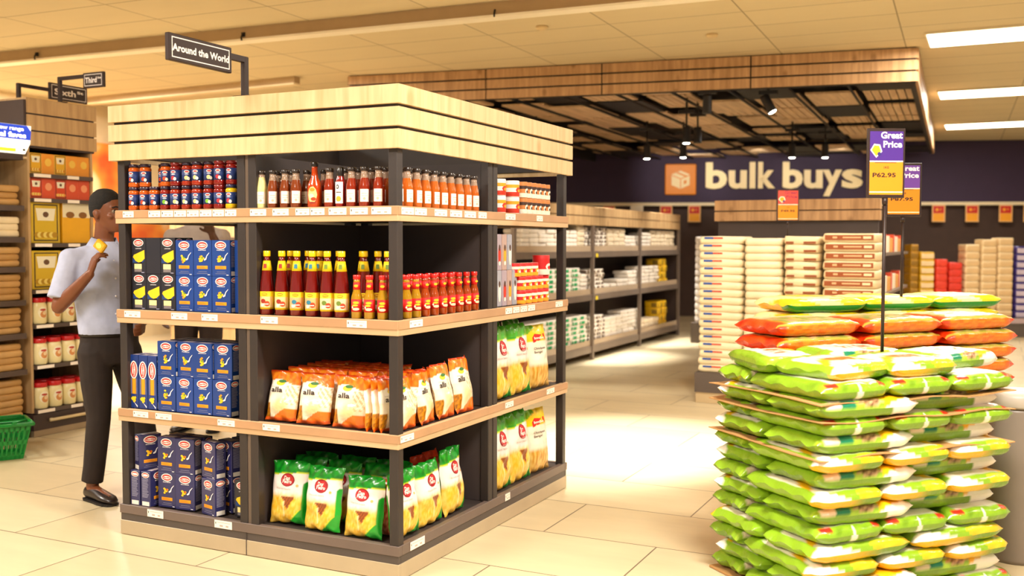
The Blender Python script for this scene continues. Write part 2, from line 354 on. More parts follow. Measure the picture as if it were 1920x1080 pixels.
# wall lettering
sign_cream = mat('sign_cream', '#ffe4ac', .5, var=.02); sign_orange = mat('sign_orange', '#ee8a00', .5, var=.02)
Tw = Matrix(((wd.x, 0, wn.x, WA.x), (wd.y, 0, wn.y, WA.y), (0, 1, 0, 0), (0, 0, 0, 1)))
def S(px, py=340): p = wallpt(px, py, .14); return (p-WA).dot(wd), p.z
ws = thing('wall_sign', 'large cream lettering reading bulk buys on the dark purple wall band', 'sign', tuple(WA+wn*.13+Vector((0, 0, 2.5))))
inv = ws.matrix_world.copy(); 
spans = [('b', 1323, 1363), ('u', 1366, 1400), ('l', 1405, 1416), ('k', 1421, 1453), ('b', 1467, 1505), ('u', 1507, 1542), ('y', 1542, 1578), ('s', 1578, 1617)]
z_base = S(1400, 354)[1]; z_asc = S(1400, 304)[1]; hh = z_asc-z_base
for ch, x0, x1 in spans:
    s0 = S(x0)[0]; s1 = S(x1)[0]; vs, fs, bb = glyphs(ch, .035, 0); xh = (bb[3]-bb[1])
    asc = glyphs('b', .035, 0)[2]; size = hh/(asc[3]-asc[2]); cy = z_base-2.5+((bb[2]+bb[3])/2-asc[2])*size
    mb = MB(); T0 = Matrix(((wd.x, 0, wn.x, 0), (wd.y, 0, wn.y, 0), (0, 1, 0, 0), (0, 0, 0, 1)))
    mb.text(ch, (s0+s1)/2, cy, size, sign_cream, T0 @ Matrix.Translation((-0.0, 0, .02)), width=(s1-s0), bold=.035, ext=.02)
    o = mb.build('letter', ws)
ws.location = WA+wn*.13+Vector((0, 0, 2.5))
s0, z1 = S(1247, 307); s1, z0 = S(1305, 366); cx = (s0+s1)/2; cz = (z0+z1)/2; hw = (s1-s0)/2
bs = thing('box_sign', 'orange square sign with a cream parcel box on the purple wall band', 'sign', tuple(WA+wd*cx+wn*.122+Vector((0, 0, cz))))
T0 = Matrix(((wd.x, 0, wn.x, 0), (wd.y, 0, wn.y, 0), (0, 1, 0, 0), (0, 0, 0, 1)))
mb = MB(); mb.T = T0; mb.cbox(-hw, hw, -hw, hw, 0, .04, sign_orange, .02); mb.build('sign_panel', bs)
mb = MB(); mb.T = T0 @ Matrix.Diagonal((hw, hw, 1, 1)); z = .045
def bp(pts, m, zz): mb.poly([(x, y, zz) for x, y in pts], m)
bp([(-.58, .32), (0, .08), (0, -.62), (-.58, -.36)], sign_cream, z); bp([(0, .08), (.58, .32), (.58, -.36), (0, -.62)], sign_cream, z+.001)
bp([(-.58, .32), (0, .56), (.58, .32), (0, .08)], sign_cream, z+.0005)
bp([(-.03, .04), (.03, .04), (.03, -.6), (-.03, -.6)], sign_orange, z+.002); bp([(-.58, .3), (0, .06), (0, .0), (-.58, .24)], sign_orange, z+.002); bp([(.58, .3), (0, .06), (0, .0), (.58, .24)], sign_orange, z+.002)
bp([(-.3, .42), (-.18, .47), (.4, .23), (.28, .18)], sign_orange, z+.003); bp([(.2, -.1), (.38, -.03), (.38, -.25), (.2, -.32)], sign_orange, z+.003)
mb.build('box_icon', bs)

for q, sx in enumerate((1276, 1400, 1540)):
    tg = wallpt(sx, 335, 0); o_ = tg+wn*2.2; spot((o_.x, o_.y, 3.1), tuple(tg), 60, 60, (1, .95, .85), .8, .05)
# price cards hanging under the wall trim
cw = ink('#e8b070'); cred = ink('#c81c10'); cyel = ink('#f0a018')
mb = MB(); mb.T = T0; mb.box(-.125, .125, -.33, 0, -.004, .004, cw); mb.rect(-.1, .1, -.16, -.02, cred, z=.005); mb.rect(-.1, .1, -.31, -.165, cyel, z=.005)
mb.oval(-.03, -.09, .03, .03, cyel, z=.006); mb.text('P', .04, -.09, .06, cyel, z=.006)
card = Proto(thing('price_card', 'x', 'card')); mb.build('card_face', card.root)
for k, (px, lb) in enumerate(((1249, 'red and yellow price card left of the small white card end'), (1302, 'red and yellow price card below the orange box sign'), (1760, 'leftmost of the price cards hanging right of the price signs'),
                 (1823, 'second of the price cards hanging on the right wall'), (1886, 'third of the price cards hanging on the right wall'), (1932, 'rightmost price card cut by the picture edge'), (1142, 'red and yellow price card over the left shelving run'))):
    p = wallpt(px, 386, .165); card.place((p.x, p.y, 2.24), 0, lb, 'price card', 'price cards under the purple band')
mb = MB(); mb.T = T0; mb.box(-.13, .13, -.16, 0, -.004, .004, ink('#f5e6cc')); o = mb.build('white_card'); p = wallpt(1194, 386, .165); o.location = (p.x, p.y, 2.24)
tag(o, 'plain white card hanging under the purple band above the shelving run', 'card')

# wall mural at the far left
def mural_mat():
    m = bpy.data.materials.new('mural'); m.use_nodes = True; nt = m.node_tree; N = nt.nodes; b = N['Principled BSDF']
    tc = N.new('ShaderNodeTexCoord'); n = N.new('ShaderNodeTexNoise'); n.inputs['Scale'].default_value = 1.6; n.inputs['Detail'].default_value = 2; nt.links.new(tc.outputs['Object'], n.inputs['Vector'])
    r = N.new('ShaderNodeValToRGB'); nt.links.new(n.outputs['Fac'], r.inputs[0]); r.color_ramp.elements[0].position = .35; r.color_ramp.elements[0].color = (*hexc('#d8602a'), 1)
    r.color_ramp.elements[1].position = .62; r.color_ramp.elements[1].color = (*hexc('#f8dca8'), 1); e2 = r.color_ramp.elements.new(.5); e2.color = (*hexc('#f29a3c'), 1)
    nt.links.new(r.outputs[0], b.inputs['Base Color']); b.inputs['Roughness'].default_value = .6; return m
mb = MB(); mb.box(-9.745, -9.70, 5.6, 9.6, .9, 2.95, mural_mat()); o = mb.build('wall_poster'); tag(o, 'big blurred orange food poster on the wall behind the man', 'poster')
# ---------------------------------------------------------------- main display stand
oak = wood('oak_laminate', '#e0c394', '#c4a06c', 'Z'); oak_e = wood('oak_edge', '#d2b088', '#b49068', 'X', .6); oak_ey = wood('oak_edge_side', '#d2b088', '#b49068', 'Y', .6)
rail_m = mat('ticket_rail', '#b98f6a', .35, var=.08); dark = mat('dark_metal', '#302826', .45, var=.1); dark2 = mat('dark_laminate', '#3c3330', .5, var=.08, bump=.05)
panel_m = mat('brown_panel', '#3e3433', .6, var=.06); base_d = mat('base_band', '#4e4440', .5, var=.06); base_l = mat('plinth_metal', '#b5a284', .4, var=.05)
strip_m = mat('upright_strip', '#6c5c50', .4, var=.05)
LX0, WY1 = -1.655, 1.89
stand = thing('display_stand', 'large oak trimmed dark metal product stand in the middle of the floor', 'display stand', (-.83, .945, 0))
IT = Matrix.Translation((.83, -.945, 0))          # children are modelled in world numbers
def SMB():
    m = MB(); m.T = IT; return m
def ring(mb, x0, x1, y0, y1, z0, z1, t, mx_, my_):
    mb.cbox(x0, x1, y0, y0+t, z0, z1, mx_, .0015); mb.cbox(x0, x1, y1-t, y1, z0, z1, mx_, .0015)
    mb.cbox(x0, x0+t, y0+t, y1-t, z0, z1, my_, .001); mb.cbox(x1-t, x1, y0+t, y1-t, z0, z1, my_, .001)
for k in range(3):
    z0 = 1.875+k*.0945; mb = SMB(); ring(mb, LX0-.02, .02, -.02, WY1+.02, z0, z0+.081, .02, oak, oak); mb.build('header_board', stand)
mb = SMB(); ring(mb, LX0+.0, .0, -.0, WY1, 1.90, 2.13, .012, dark, dark); mb.build('header_frame', stand)
SH = [(1.6311, 1.5654), (1.1382, 1.071), (.6412, .5777)]
TAGS = {0: [('L', a, b) for a, b in ((232, 252), (280, 302), (304, 326), (328, 350), (352, 374), (376, 398), (400, 421), (423, 444), (470, 500), (512, 542), (555, 581), (583, 609), (617, 650), (657, 690), (697, 734))] +
           [('R', a, b) for a, b in ((753, 776), (778, 800), (815, 838), (844, 866), (871, 892), (897, 912), (948, 966), (1006, 1017))],
        1: [('L', a, b) for a, b in ((232, 262), (320, 350), (377, 407), (488, 520), (650, 687))] + [('R', a, b) for a, b in ((768, 792), (948, 960), (962, 974), (976, 988), (990, 1003), (1042, 1055))],
        2: [('L', a, b) for a, b in ((246, 274), (288, 318), (405, 437), (490, 522))] + [('R', a, b) for a, b in ((750, 775), (948, 963), (1026, 1040))]}
tagw = ink('#fff2e4'); taggr = ink('#b9a79c'); tagk = ink('#2a1c1a'); tagr = ink('#a03028')
def price_tag(side, a, b, z0, z1, parent, y_out=.0):
    mb = SMB(); zz = (z0+z1)/2
    if side == 'L':
        xa = on_y(a, 500, -y_out).x; xb = on_y(b, 500, -y_out).x; T = face_T((xa, -y_out, z0), (1, 0, 0), (0, 0, 1)); w = xb-xa
    else:
        ya = on_x(a, 500, y_out).y; yb = on_x(b, 500, y_out).y; T = face_T((y_out, ya, z0), (0, 1, 0), (0, 0, 1)); w = yb-ya
    h = z1-z0; mb.box(0, w, 0, h, 0, .0012, tagw, T)
    mb.oval(.008, h*.62, .0025, .006, tagk, T, .0016, 8); mb.rect(.016, w*.9, h*.70, h*.76, taggr, T, .0016); mb.rect(w*.3, w*.48, h*.2, h*.42, taggr, T, .0016); mb.rect(w*.65, w*.8, h*.2, h*.42, taggr, T, .0016)
    mb.build('price_tag', parent)
random.seed(3)
for k, (zt, zb) in enumerate(SH):
    mb = SMB(); mb.box(LX0+.02, -.02, .02, WY1-.02, zb+.012, zt-.006, dark2); sh = mb.build('shelf', stand)
    mb = SMB(); ring(mb, LX0, 0, 0, WY1, zb, zt, .02, oak_e, oak_ey); mb.build('shelf_edge', sh)
    mb = SMB(); h0 = zb+(zt-zb)*.42; h1 = zt-.003
    mb.box(LX0+.002, -.001, -.0035, -.0005, h0, h1, rail_m); mb.box(.0005, .0035, .001, WY1-.001, h0, h1, rail_m); mb.build('ticket_rail', sh)
    for sd, a, b in TAGS[k]: price_tag(sd, a, b, h0+.002, h1-.003, sh, .0037)
# base
mb = SMB(); mb.box(LX0+.01, -.01, .01, WY1-.01, 0.005, .148, dark2); base = mb.build('base_shelf', stand)
mb = SMB(); ring(mb, LX0, 0, 0, WY1, .11, .1542, .03, mat('base_lip', '#6c5c54', .45, var=.06), MATS['base_lip']); mb.build('base_lip', base)
mb = SMB(); ring(mb, LX0+.004, -.004, .004, WY1-.004, .0742, .11, .02, base_d, base_d); mb.build('base_band', base)
mb = SMB()
ring(mb, LX0+.002, -.002, .002, WY1-.002, 0.003, .0742, .02, base_l, base_l); mb.build('plinth', base)
for sd, a, b in (('L', 270, 300), ('L', 397, 430), ('R', 768, 795), ('R', 948, 957)): price_tag(sd, a, b, .113, .150, base, .0015)
mb = SMB(); mb.box(-.845, -.841, .0005, .003, .004, .148, MATS['brown_panel']); mb.build('joint_line', base)
# uprights
def upright(x0, x1, y0, y1, name='upright'):
    mb = SMB(); mb.cbox(x0, x1, y0, y1, .149, 1.88, dark, .003); o = mb.build(name, stand)
    return o
P = .046
for (x, y) in ((-.052, .006), (LX0+.012, .006), (-.052, WY1-.056), (LX0+.012, WY1-.056), (LX0+.012, .85), (-.884, .006), (-.818, .006), (-.052, .862), (-.052, .918), (-.884, .86), (-.818, .92), (-.83, WY1-.056)):
    upright(x, x+P, y, y+P)
for (x0, x1, y0, y1) in ((-.8375, -.8185, .012, .05), (-.05, -.012, .9085, .9175)):
    mb = SMB(); mb.box(x0, x1, y0, y1, .15, 1.878, strip_m); mb.build('joint_strip', stand)
for z0, z1 in ((.15, .577), (.6415, 1.071), (1.1385, 1.565), (1.6315, 1.875)):
    mb = SMB(); mb.box(-.80, -.788, .0525, .872, z0, z1, panel_m); mb.build('divider_panel', stand)
    mb = SMB(); mb.box(-.80, -.053, .8725, .885, z0, z1, panel_m); mb.build('divider_panel', stand)

def aisle_sign(label, pole, board_c, u, w, h, zc, txt, sup=None, nm='aisle_sign', arm_z=None, scale=1.0):
    """pole foot, board centre, u = reading direction"""
    t = thing(nm, label, 'sign', pole, 0); P0 = Vector(pole); bc = Vector((board_c[0], board_c[1], zc))-P0; u = Vector(u)
    bk = mat('sign_dark', '#2a1712', .45, var=.05); wh = ink('#fff6f2')
    az = arm_z-P0.z if arm_z else bc.z; end = bc+u*(w/2) if (bc+u*(w/2)).xy.length < (bc-u*(w/2)).xy.length else bc-u*(w/2)
    mb = MB(); mb.cbox(-.014, .014, -.014, .014, 0, az+.014, bk, .003); mb.cbox(-.05, .05, -.03, .03, 0, .006, bk, .002); mb.build('sign_post', t)
    mb = MB(); a = Vector((end.x, end.y, az)); dd = Vector((a.x, a.y, 0)).normalized(); T = face_T((0, 0, az), dd, (-dd.y, dd.x, 0))
    mb.box(0, a.xy.length+.01, -.013, .013, -.013, .013, bk, T); mb.build('sign_arm', t)
    n = u.cross(Vector((0, 0, 1))); T = face_T(bc, u, (0, 0, 1)); mb = MB(); mb.cbox(-w/2, w/2, -h/2, h/2, -.012, .012, bk, .003, T); b = mb.build('sign_board', t)
    mb = MB(); z = .0125; e = .012*scale; ww = w/2-.016*scale; hh2 = h/2-.014*scale; lt = .0045*scale
    for s in (z,):
        mb.rect(-ww, ww, hh2-lt, hh2, wh, T, s); mb.rect(-ww, ww, -hh2, -hh2+lt, wh, T, s); mb.rect(-ww, -ww+lt, -hh2+lt, hh2-lt, wh, T, s); mb.rect(ww-lt, ww, -hh2+lt, hh2-lt, wh, T, s)
    if sup:
        mb.text(txt, -w*.10, 0, h*.5, wh, T, z, width=w*.56, bold=.03); mb.text(sup, w*.3, h*.12, h*.22, wh, T, z, width=w*.17, bold=.03)
    else: mb.text(txt, 0, 0, h*.36, wh, T, z, width=ww*1.96, bold=.035)
    mb.build('lettering', t)
aisle_sign('dark sign reading Around the World on a bent post atop the display stand', (-.85, .03, 2.145), (-.85, -.262), (0, 1, 0), .385, .115, 2.297, 'Around the World', arm_z=2.317)
def cyl_oval(mb, R_, cx, cy, rx, ry, m, off, T=None, n=8):
    for k in range(n):
        a0 = -1+2*k/n; a1 = -1+2*(k+1)/n; h0 = ry*math.sqrt(max(0, 1-a0*a0)); h1 = ry*math.sqrt(max(0, 1-a1*a1)); q = []
        for a, h in ((a0, -h0), (a1, -h1), (a1, h1), (a0, h0)):
            g = (cx+rx*a)/R_; q.append(((R_+off)*math.sin(g), cy+h, (R_+off)*math.cos(g)))
        mb.poly(q, m, T if T is not None else front_T(0))
# ---------------------------------------------------------------- goods on the display stand
SZ = [1.6315, 1.1387, .6417, .1547]          # shelf tops from the top down
SHN = ['top shelf', 'second shelf', 'third shelf', 'bottom shelf']
def plastic(name, col, r=.35): return mat(name, col, r, var=.04, coat=.3)
# --- pasta boxes
def logo(mb, T, cx, cy, s, z=.0005, txt=True, narrow=1.0):
    mb.oval(cx, cy, s*narrow, s*.56, ink('#fff4ea'), T, z); mb.oval(cx, cy, s*.86*narrow, s*.44, ink('#c8201c'), T, z+.0003); mb.oval(cx, cy-s*.02, s*.74*narrow, s*.24, ink('#fff4ea'), T, z+.0006)
    if txt: mb.text('Barilla', cx, cy, s*.34, ink('#b81a16'), T, z+.0009, width=s*1.25*narrow, bold=.03)
def pasta_box(name, w, h, d, col, word, style, seed):
    rnd = random.Random(seed); mb = MB(); bm_ = plastic('carton_'+col.lstrip('#'), col, .4)
    mb.cbox(-w/2, w/2, 0, d, 0, h, bm_, .0015)
    T = front_T(-.0004); y = ink('#f7c81c'); o = ink('#f09a14'); wh = ink('#f2eef2'); g = ink('#8a8aa6')
    if style == 'black':
        logo(mb, T, 0, h*.86, w*.36); mb.text(word, 0, h*.70, h*.035, wh, T, .0005, width=w*.4)
        mb.poly([(-w*.40, h*.46, .0005), (-w*.34, h*.52, .0005), (w*.42, h*.66, .0005), (w*.44, h*.42, .0005), (w*.2, h*.33, .0005), (0, h*.31, .0005), (-w*.2, h*.35, .0005)], y, T)
        mb.poly([(-w*.42, h*.30, .0004), (-w*.42, h*.44, .0004), (0, h*.29, .0004), (w*.44, h*.40, .0004), (w*.3, h*.3, .0004)], ink('#123a78'), T)
        mb.rect(-w*.3, w*.22, h*.13, h*.27, ink('#ffe9a0'), T, .0005); mb.rect(-w*.3, w*.22, h*.05, h*.125, ink('#7c7478'), T, .0005); mb.rect(w*.2, w*.4, .003, .008, g, T, .0005)
    elif style == 'tall':
        for cx in (0,):
            T2 = T @ Matrix.Translation((cx, h*.72, 0)) @ Matrix.Rotation(PI/2, 4, 'Z'); logo(mb, T2, 0, 0, h*.17, narrow=1.0)
        mb.rect(-w*.2, w*.22, h*.27, h*.56, o, T, .0005); mb.rect(w*.28, w*.34, h*.27, h*.56, g, T, .0005); mb.rect(-w*.34, -w*.28, h*.27, h*.56, g, T, .0005)
        for k in range(9): mb.oval(rnd.uniform(-w*.22, w*.22), h*rnd.uniform(.1, .22), w*.12, w*.12, y, T, .0006+k*.0001, 10)
        mb.poly([(0, h*.12, .002), (w*.4, h*.02, .002), (w*.44, h*.05, .002)], wh, T)
    else:
        logo(mb, T, 0, h*.86, w*.31); mb.text(word, 0, h*.725, h*.04, wh, T, .0005, width=w*.42)
        for k in range(13):
            a = rnd.uniform(0, 2*PI); r = rnd.uniform(0, .13); mb.oval(-w*.04+math.cos(a)*r*w, h*.49+math.sin(a)*r*h*.85, w*.065, h*.03, (y, o, y)[k % 3], T, .0006+k*.00008, 8)
        mb.oval(0, h*.51, w*.05, h*.03, ink('#d8481c') if style == 'mac' else ink('#6a9a30'), T, .0019, 8)
        pts = [(w*.10, h*.46), (w*.2, h*.5), (w*.26, h*.58), (w*.40, h*.66), (w*.41, h*.645), (w*.29, h*.56), (w*.24, h*.46), (w*.14, h*.43)]
        mb.poly([(a, b, .0021) for a, b in pts], wh, T)
        mb.rect(-w*.3, w*.3, h*.20, h*.29, o, T, .0005); 
        for k in range(3): mb.rect(-w*.26, w*(.1+.05*k), h*(.265-.022*k)-.001, h*(.265-.022*k), ink('#a85c10'), T, .0008)
        mb.rect(-w*.22, w*.25, h*.12, h*.13, g, T, .0005); mb.rect(-w*.3, w*.3, h*.07, h*.08, g, T, .0005); mb.rect(w*.3, w*.42, h*.03, h*.05, wh, T, .0005)
    for sx, Ts in ((1, face_T((w/2+.0004, 0, 0), (0, 1, 0), (0, 0, 1))), (-1, face_T((-w/2-.0004, d, 0), (0, -1, 0), (0, 0, 1)))):
        logo(mb, Ts, d/2, h*.9, d*.4, txt=False)
        for k in range(14): mb.rect(d*.14, d*(.86-.2*rnd.random()), h*(.78-.04*k), h*(.80-.04*k), g, Ts, .0005)
        mb.rect(d*.12, d*.88, h*.02, h*.14, ink('#e8e2da'), Ts, .0005)
    mb.rect(-w*.3, w*.3, d*.2, d*.7, ink('#c8b8c0'), face_T((0, 0, h+.0004), (1, 0, 0), (0, 1, 0)), .0003)
    return Proto(tag(mb.build(name), 'x', 'box'))
BLUE = '#0c3c8c'; NAVY = '#0d2f72'
P_bl = pasta_box('lasagne_box', .094, .178, .06, '#1b1a26', 'LASAGNE', 'black', 1)
P_fu = pasta_box('pasta_box', .112, .172, .06, BLUE, 'FUSILLI', 'blue', 2)
P_fa = pasta_box('pasta_box', .112, .172, .06, BLUE, 'FARFALLE', 'blue', 3)
P_gn = pasta_box('pasta_box', .112, .172, .06, '#0c3882', 'GNOCCHI', 'blue', 4)
P_pe = pasta_box('pasta_box', .112, .172, .06, '#0c3882', 'PENNE RIGATE', 'blue', 5)
P_sp = pasta_box('spaghetti_box', .058, .268, .05, '#10337c', 'SPAGHETTI', 'tall', 6)
P_ma = pasta_box('macaroni_box', .112, .175, .062, '#2a2a5c', 'MACCHERONI', 'mac', 7)
used_labels = {}
def X0(px, y=.03, py=500): return on_y(px, py, y).x
def Y0(px, x=-.03, py=500): return on_x(px, py, x).y
# second shelf, left bay
z = SZ[1]
for tier in range(2):
    for i, px in enumerate((248, 274, 301)):
        x = -1.585+.047+i*.096; zz = z+tier*.1785
        if tier == 1 and i == 1: P_bl.place((x, .095, zz), PI, 'black pasta box turned back to front among yellow pictured boxes', 'box', 'black pasta boxes on the second shelf')
        else: P_bl.place((x, .035, zz), 0, 'black pasta box with yellow picture, %s in the %s row' % (('leftmost', 'middle', 'rightmost')[i], ('lower', 'upper')[tier]), 'box', 'black pasta boxes on the second shelf')
    for i in range(3):
        x = -1.585+.047+i*.096; zz = z+tier*.1785
        if i != 1 or tier == 0: P_bl.place((x, .099, zz), 0, 'black pasta box behind the %s box of the %s row of yellow pictured ones' % (('leftmost', 'middle', 'rightmost')[i], ('lower', 'upper')[tier]), 'box', 'black pasta boxes on the second shelf')
    for i, pr_ in enumerate((P_fu, P_fa, P_fa)):
        x = -1.297+.058+i*.1145+.0; zz = z+tier*.1725
        pr_.place((x, .035, zz), 0, 'blue pasta box on second shelf, %s in the %s row' % (('leftmost', 'middle', 'third')[i], ('lower', 'upper')[tier]), 'box', 'blue pasta boxes on the second shelf')
        pr_.place((x, .099, zz), 0, 'blue pasta box behind the %s one of the %s row on second shelf' % (('leftmost', 'middle', 'third')[i], ('lower', 'upper')[tier]), 'box', 'blue pasta boxes on the second shelf')
    P_fa.place((-1.297+.058+3*.1145+.003, .06, z+tier*.1725), 0, 'blue pasta box half hidden by the upright, %s row of second shelf' % ('lower', 'upper')[tier], 'box', 'blue pasta boxes on the second shelf')
# third shelf, left bay
z = SZ[2]
for i in range(2): P_sp.place((-1.515+i*.061, .03, z), 0, 'tall narrow blue spaghetti box on third shelf, the %s of two' % ('left', 'right')[i], 'box', 'tall spaghetti boxes')
P_sp.place((-1.576+.0, .03, z), PI/2*0, 'tall spaghetti box at the far left end of third shelf', 'box', 'tall spaghetti boxes')
for i in range(3): P_sp.place((-1.576+i*.061, .084, z), 0, 'tall spaghetti box in the row behind, %s' % ('leftmost', 'middle', 'rightmost')[i], 'box', 'tall spaghetti boxes')
rows = {0: (P_pe, P_fa, P_fa, P_gn), 1: (P_gn, P_fu, P_gn, P_gn)}
for tier in range(2):
    for i, pr_ in enumerate(rows[tier]):
        pr_.place((-1.36+i*.1165, .03+.012*tier*(i % 2), z+tier*.1725), R((1, -2, 2, -1)[i]), 'blue pasta box on third shelf, %s in the %s row' % (('leftmost', 'second', 'third', 'rightmost')[i], ('lower', 'upper')[tier]), 'box', 'blue pasta boxes on the third shelf')
        for q in range(2): 
            pr_.place((-1.36+i*.1165, .115+q*.066, z+tier*.1725), 0, 'blue pasta box %s behind the %s one of the %s row, third shelf' % (('one', 'two')[q], ('leftmost', 'second', 'third', 'rightmost')[i], ('lower', 'upper')[tier]), 'box', 'blue pasta boxes on the third shelf')
for i in range(3): P_gn.place((-1.30+i*.118, .262, z+.345*0+.0), 0, 'blue pasta box at the back of third shelf, %s' % ('left', 'middle', 'right')[i], 'box', 'blue pasta boxes on the third shelf')
# bottom shelf, left bay
z = SZ[3]
for tier in range(2):
    rw = ('lower', 'upper')[tier]
    P_ma.place((-1.533 if tier == 0 else -1.515, .072, z+tier*.1755), R(90) if tier == 0 else R(66), 'macaroni box turned sideways at far left of bottom shelf, %s row' % rw, 'box', 'macaroni boxes on the bottom shelf')
    if tier == 0: P_ma.place((-1.462, .072, z), R(90), 'second sideways macaroni box from left in lower row of bottom shelf', 'box', 'macaroni boxes on the bottom shelf')
    for i in range(2):
        P_ma.place((-1.385+i*.118, .05, z+tier*.1755), R(3+3*i), 'dark navy macaroni box facing front, %s of bottom shelf %s row' % (('left', 'middle')[i], rw), 'box', 'macaroni boxes on the bottom shelf')
        P_ma.place((-1.385+i*.118, .125, z+tier*.1755), R(2), 'dark navy macaroni box just behind the %s one of bottom shelf %s row' % (('left', 'middle')[i], rw), 'box', 'macaroni boxes on the bottom shelf')
    P_ma.place((-1.10-.015*(tier == 1), .03+.02*tier, z+tier*.1755), R(-14), 'dark navy macaroni box facing front, rightmost of bottom shelf %s row' % rw, 'box', 'macaroni boxes on the bottom shelf')
    for q in range(2): P_ma.place((-1.07+q*.02, .115+q*.075, z+tier*.1755), R(-14), 'macaroni box %s behind the rightmost one of bottom shelf %s row' % (('directly', 'second')[q], rw), 'box', 'macaroni boxes on the bottom shelf')
P_bl.place((-.925, .07, z), 0, 'dark box with yellow picture beside the upright on bottom shelf', 'box')

# --- jars and bottles
def jar(cap, sauce, lab, accent):
    t = thing('sauce_jar', 'x', 'jar'); sm = plastic('sauce_'+sauce.lstrip('#'), sauce, .15)
    mb = MB(); mb.lathe([(.024, 0), (.0285, .005), (.0285, .018), (.027, .022), (.027, .078), (.0285, .083), (.027, .092), (.022, .098)], sm, 18); mb.build('jar_body', t)
    mb = MB(); mb.lathe([(.0276, .023), (.0276, .077)], ink('#16306e'), 18)
    T = front_T(-.0282); w = .017
    T = front_T(0)
    def ov(cx, cy, rx, ry, m, z): cyl_oval(mb, .0276, cx, cy, rx, ry, m, z, T)
    ov(-.002, .067, .013, .007, ink('#fff4ea'), .0006); ov(-.002, .067, .010, .0038, ink('#c8303c'), .0011)
    ov(-.002, .055, .011, .002, ink('#d8d8e8'), .0006); ov(-.004, .038, .010, .010, ink(accent), .0006); ov(.006, .034, .007, .008, ink('#f4ead8'), .0011); mb.build('label_band', t)
    mb = MB(); mb.lathe([(.0255, .098), (.0265, .100), (.0265, .111), (.025, .113)], plastic('cap_'+cap.lstrip('#'), cap, .3), 18); mb.build('lid', t)
    return Proto(t)
J = [jar('#2c1a34', '#c8560e', '#16306e', '#c8401c'), jar('#2c1a34', '#8c1a0c', '#16306e', '#78b428'), jar('#2c1a34', '#9c2810', '#16306e', '#e8d088'), jar('#20244c', '#d8b010', '#16306e', '#d02c3c'), jar('#7c1418', '#80120e', '#16306e', '#c02430')]
z = SZ[0]; xs = [-1.56+i*.0685 for i in range(10)]
low = [0, 0, 0, 1, 2, 2, 2, 1, 4, 3]; up = [0, 0, None, 0, 4, 2, 2, 2, 4, 4]; an = ['an orange', 'a red']
JC = ['orange sauce', 'red sauce and green label', 'red sauce', 'yellow sauce', 'dark red sauce']
for r_ in range(3):
    for i, x in enumerate(xs):
        j = low[i]; J[j].place((x, .035+r_*.06+.004*(i % 2), z), R(((i*37+r_*50) % 30)+12), 'jar of %s, %s in lower tier, %s row' % (JC[j], lft(i, 10), ('front', 'second', 'rear')[r_]), 'jar', 'sauce jars on the top shelf')
        j = up[(i+r_) % 10] if r_ else up[i]
        if j is None or (r_ == 2): continue
        J[j].place((x, .037+r_*.06+.006*(i % 2), z+.1135), R(((i*53+r_*31) % 34)+10), 'jar of %s, %s in upper tier, %s row' % (JC[j], lft(i, 10), ('front', 'second', 'rear')[r_]), 'jar', 'sauce jars on the top shelf')

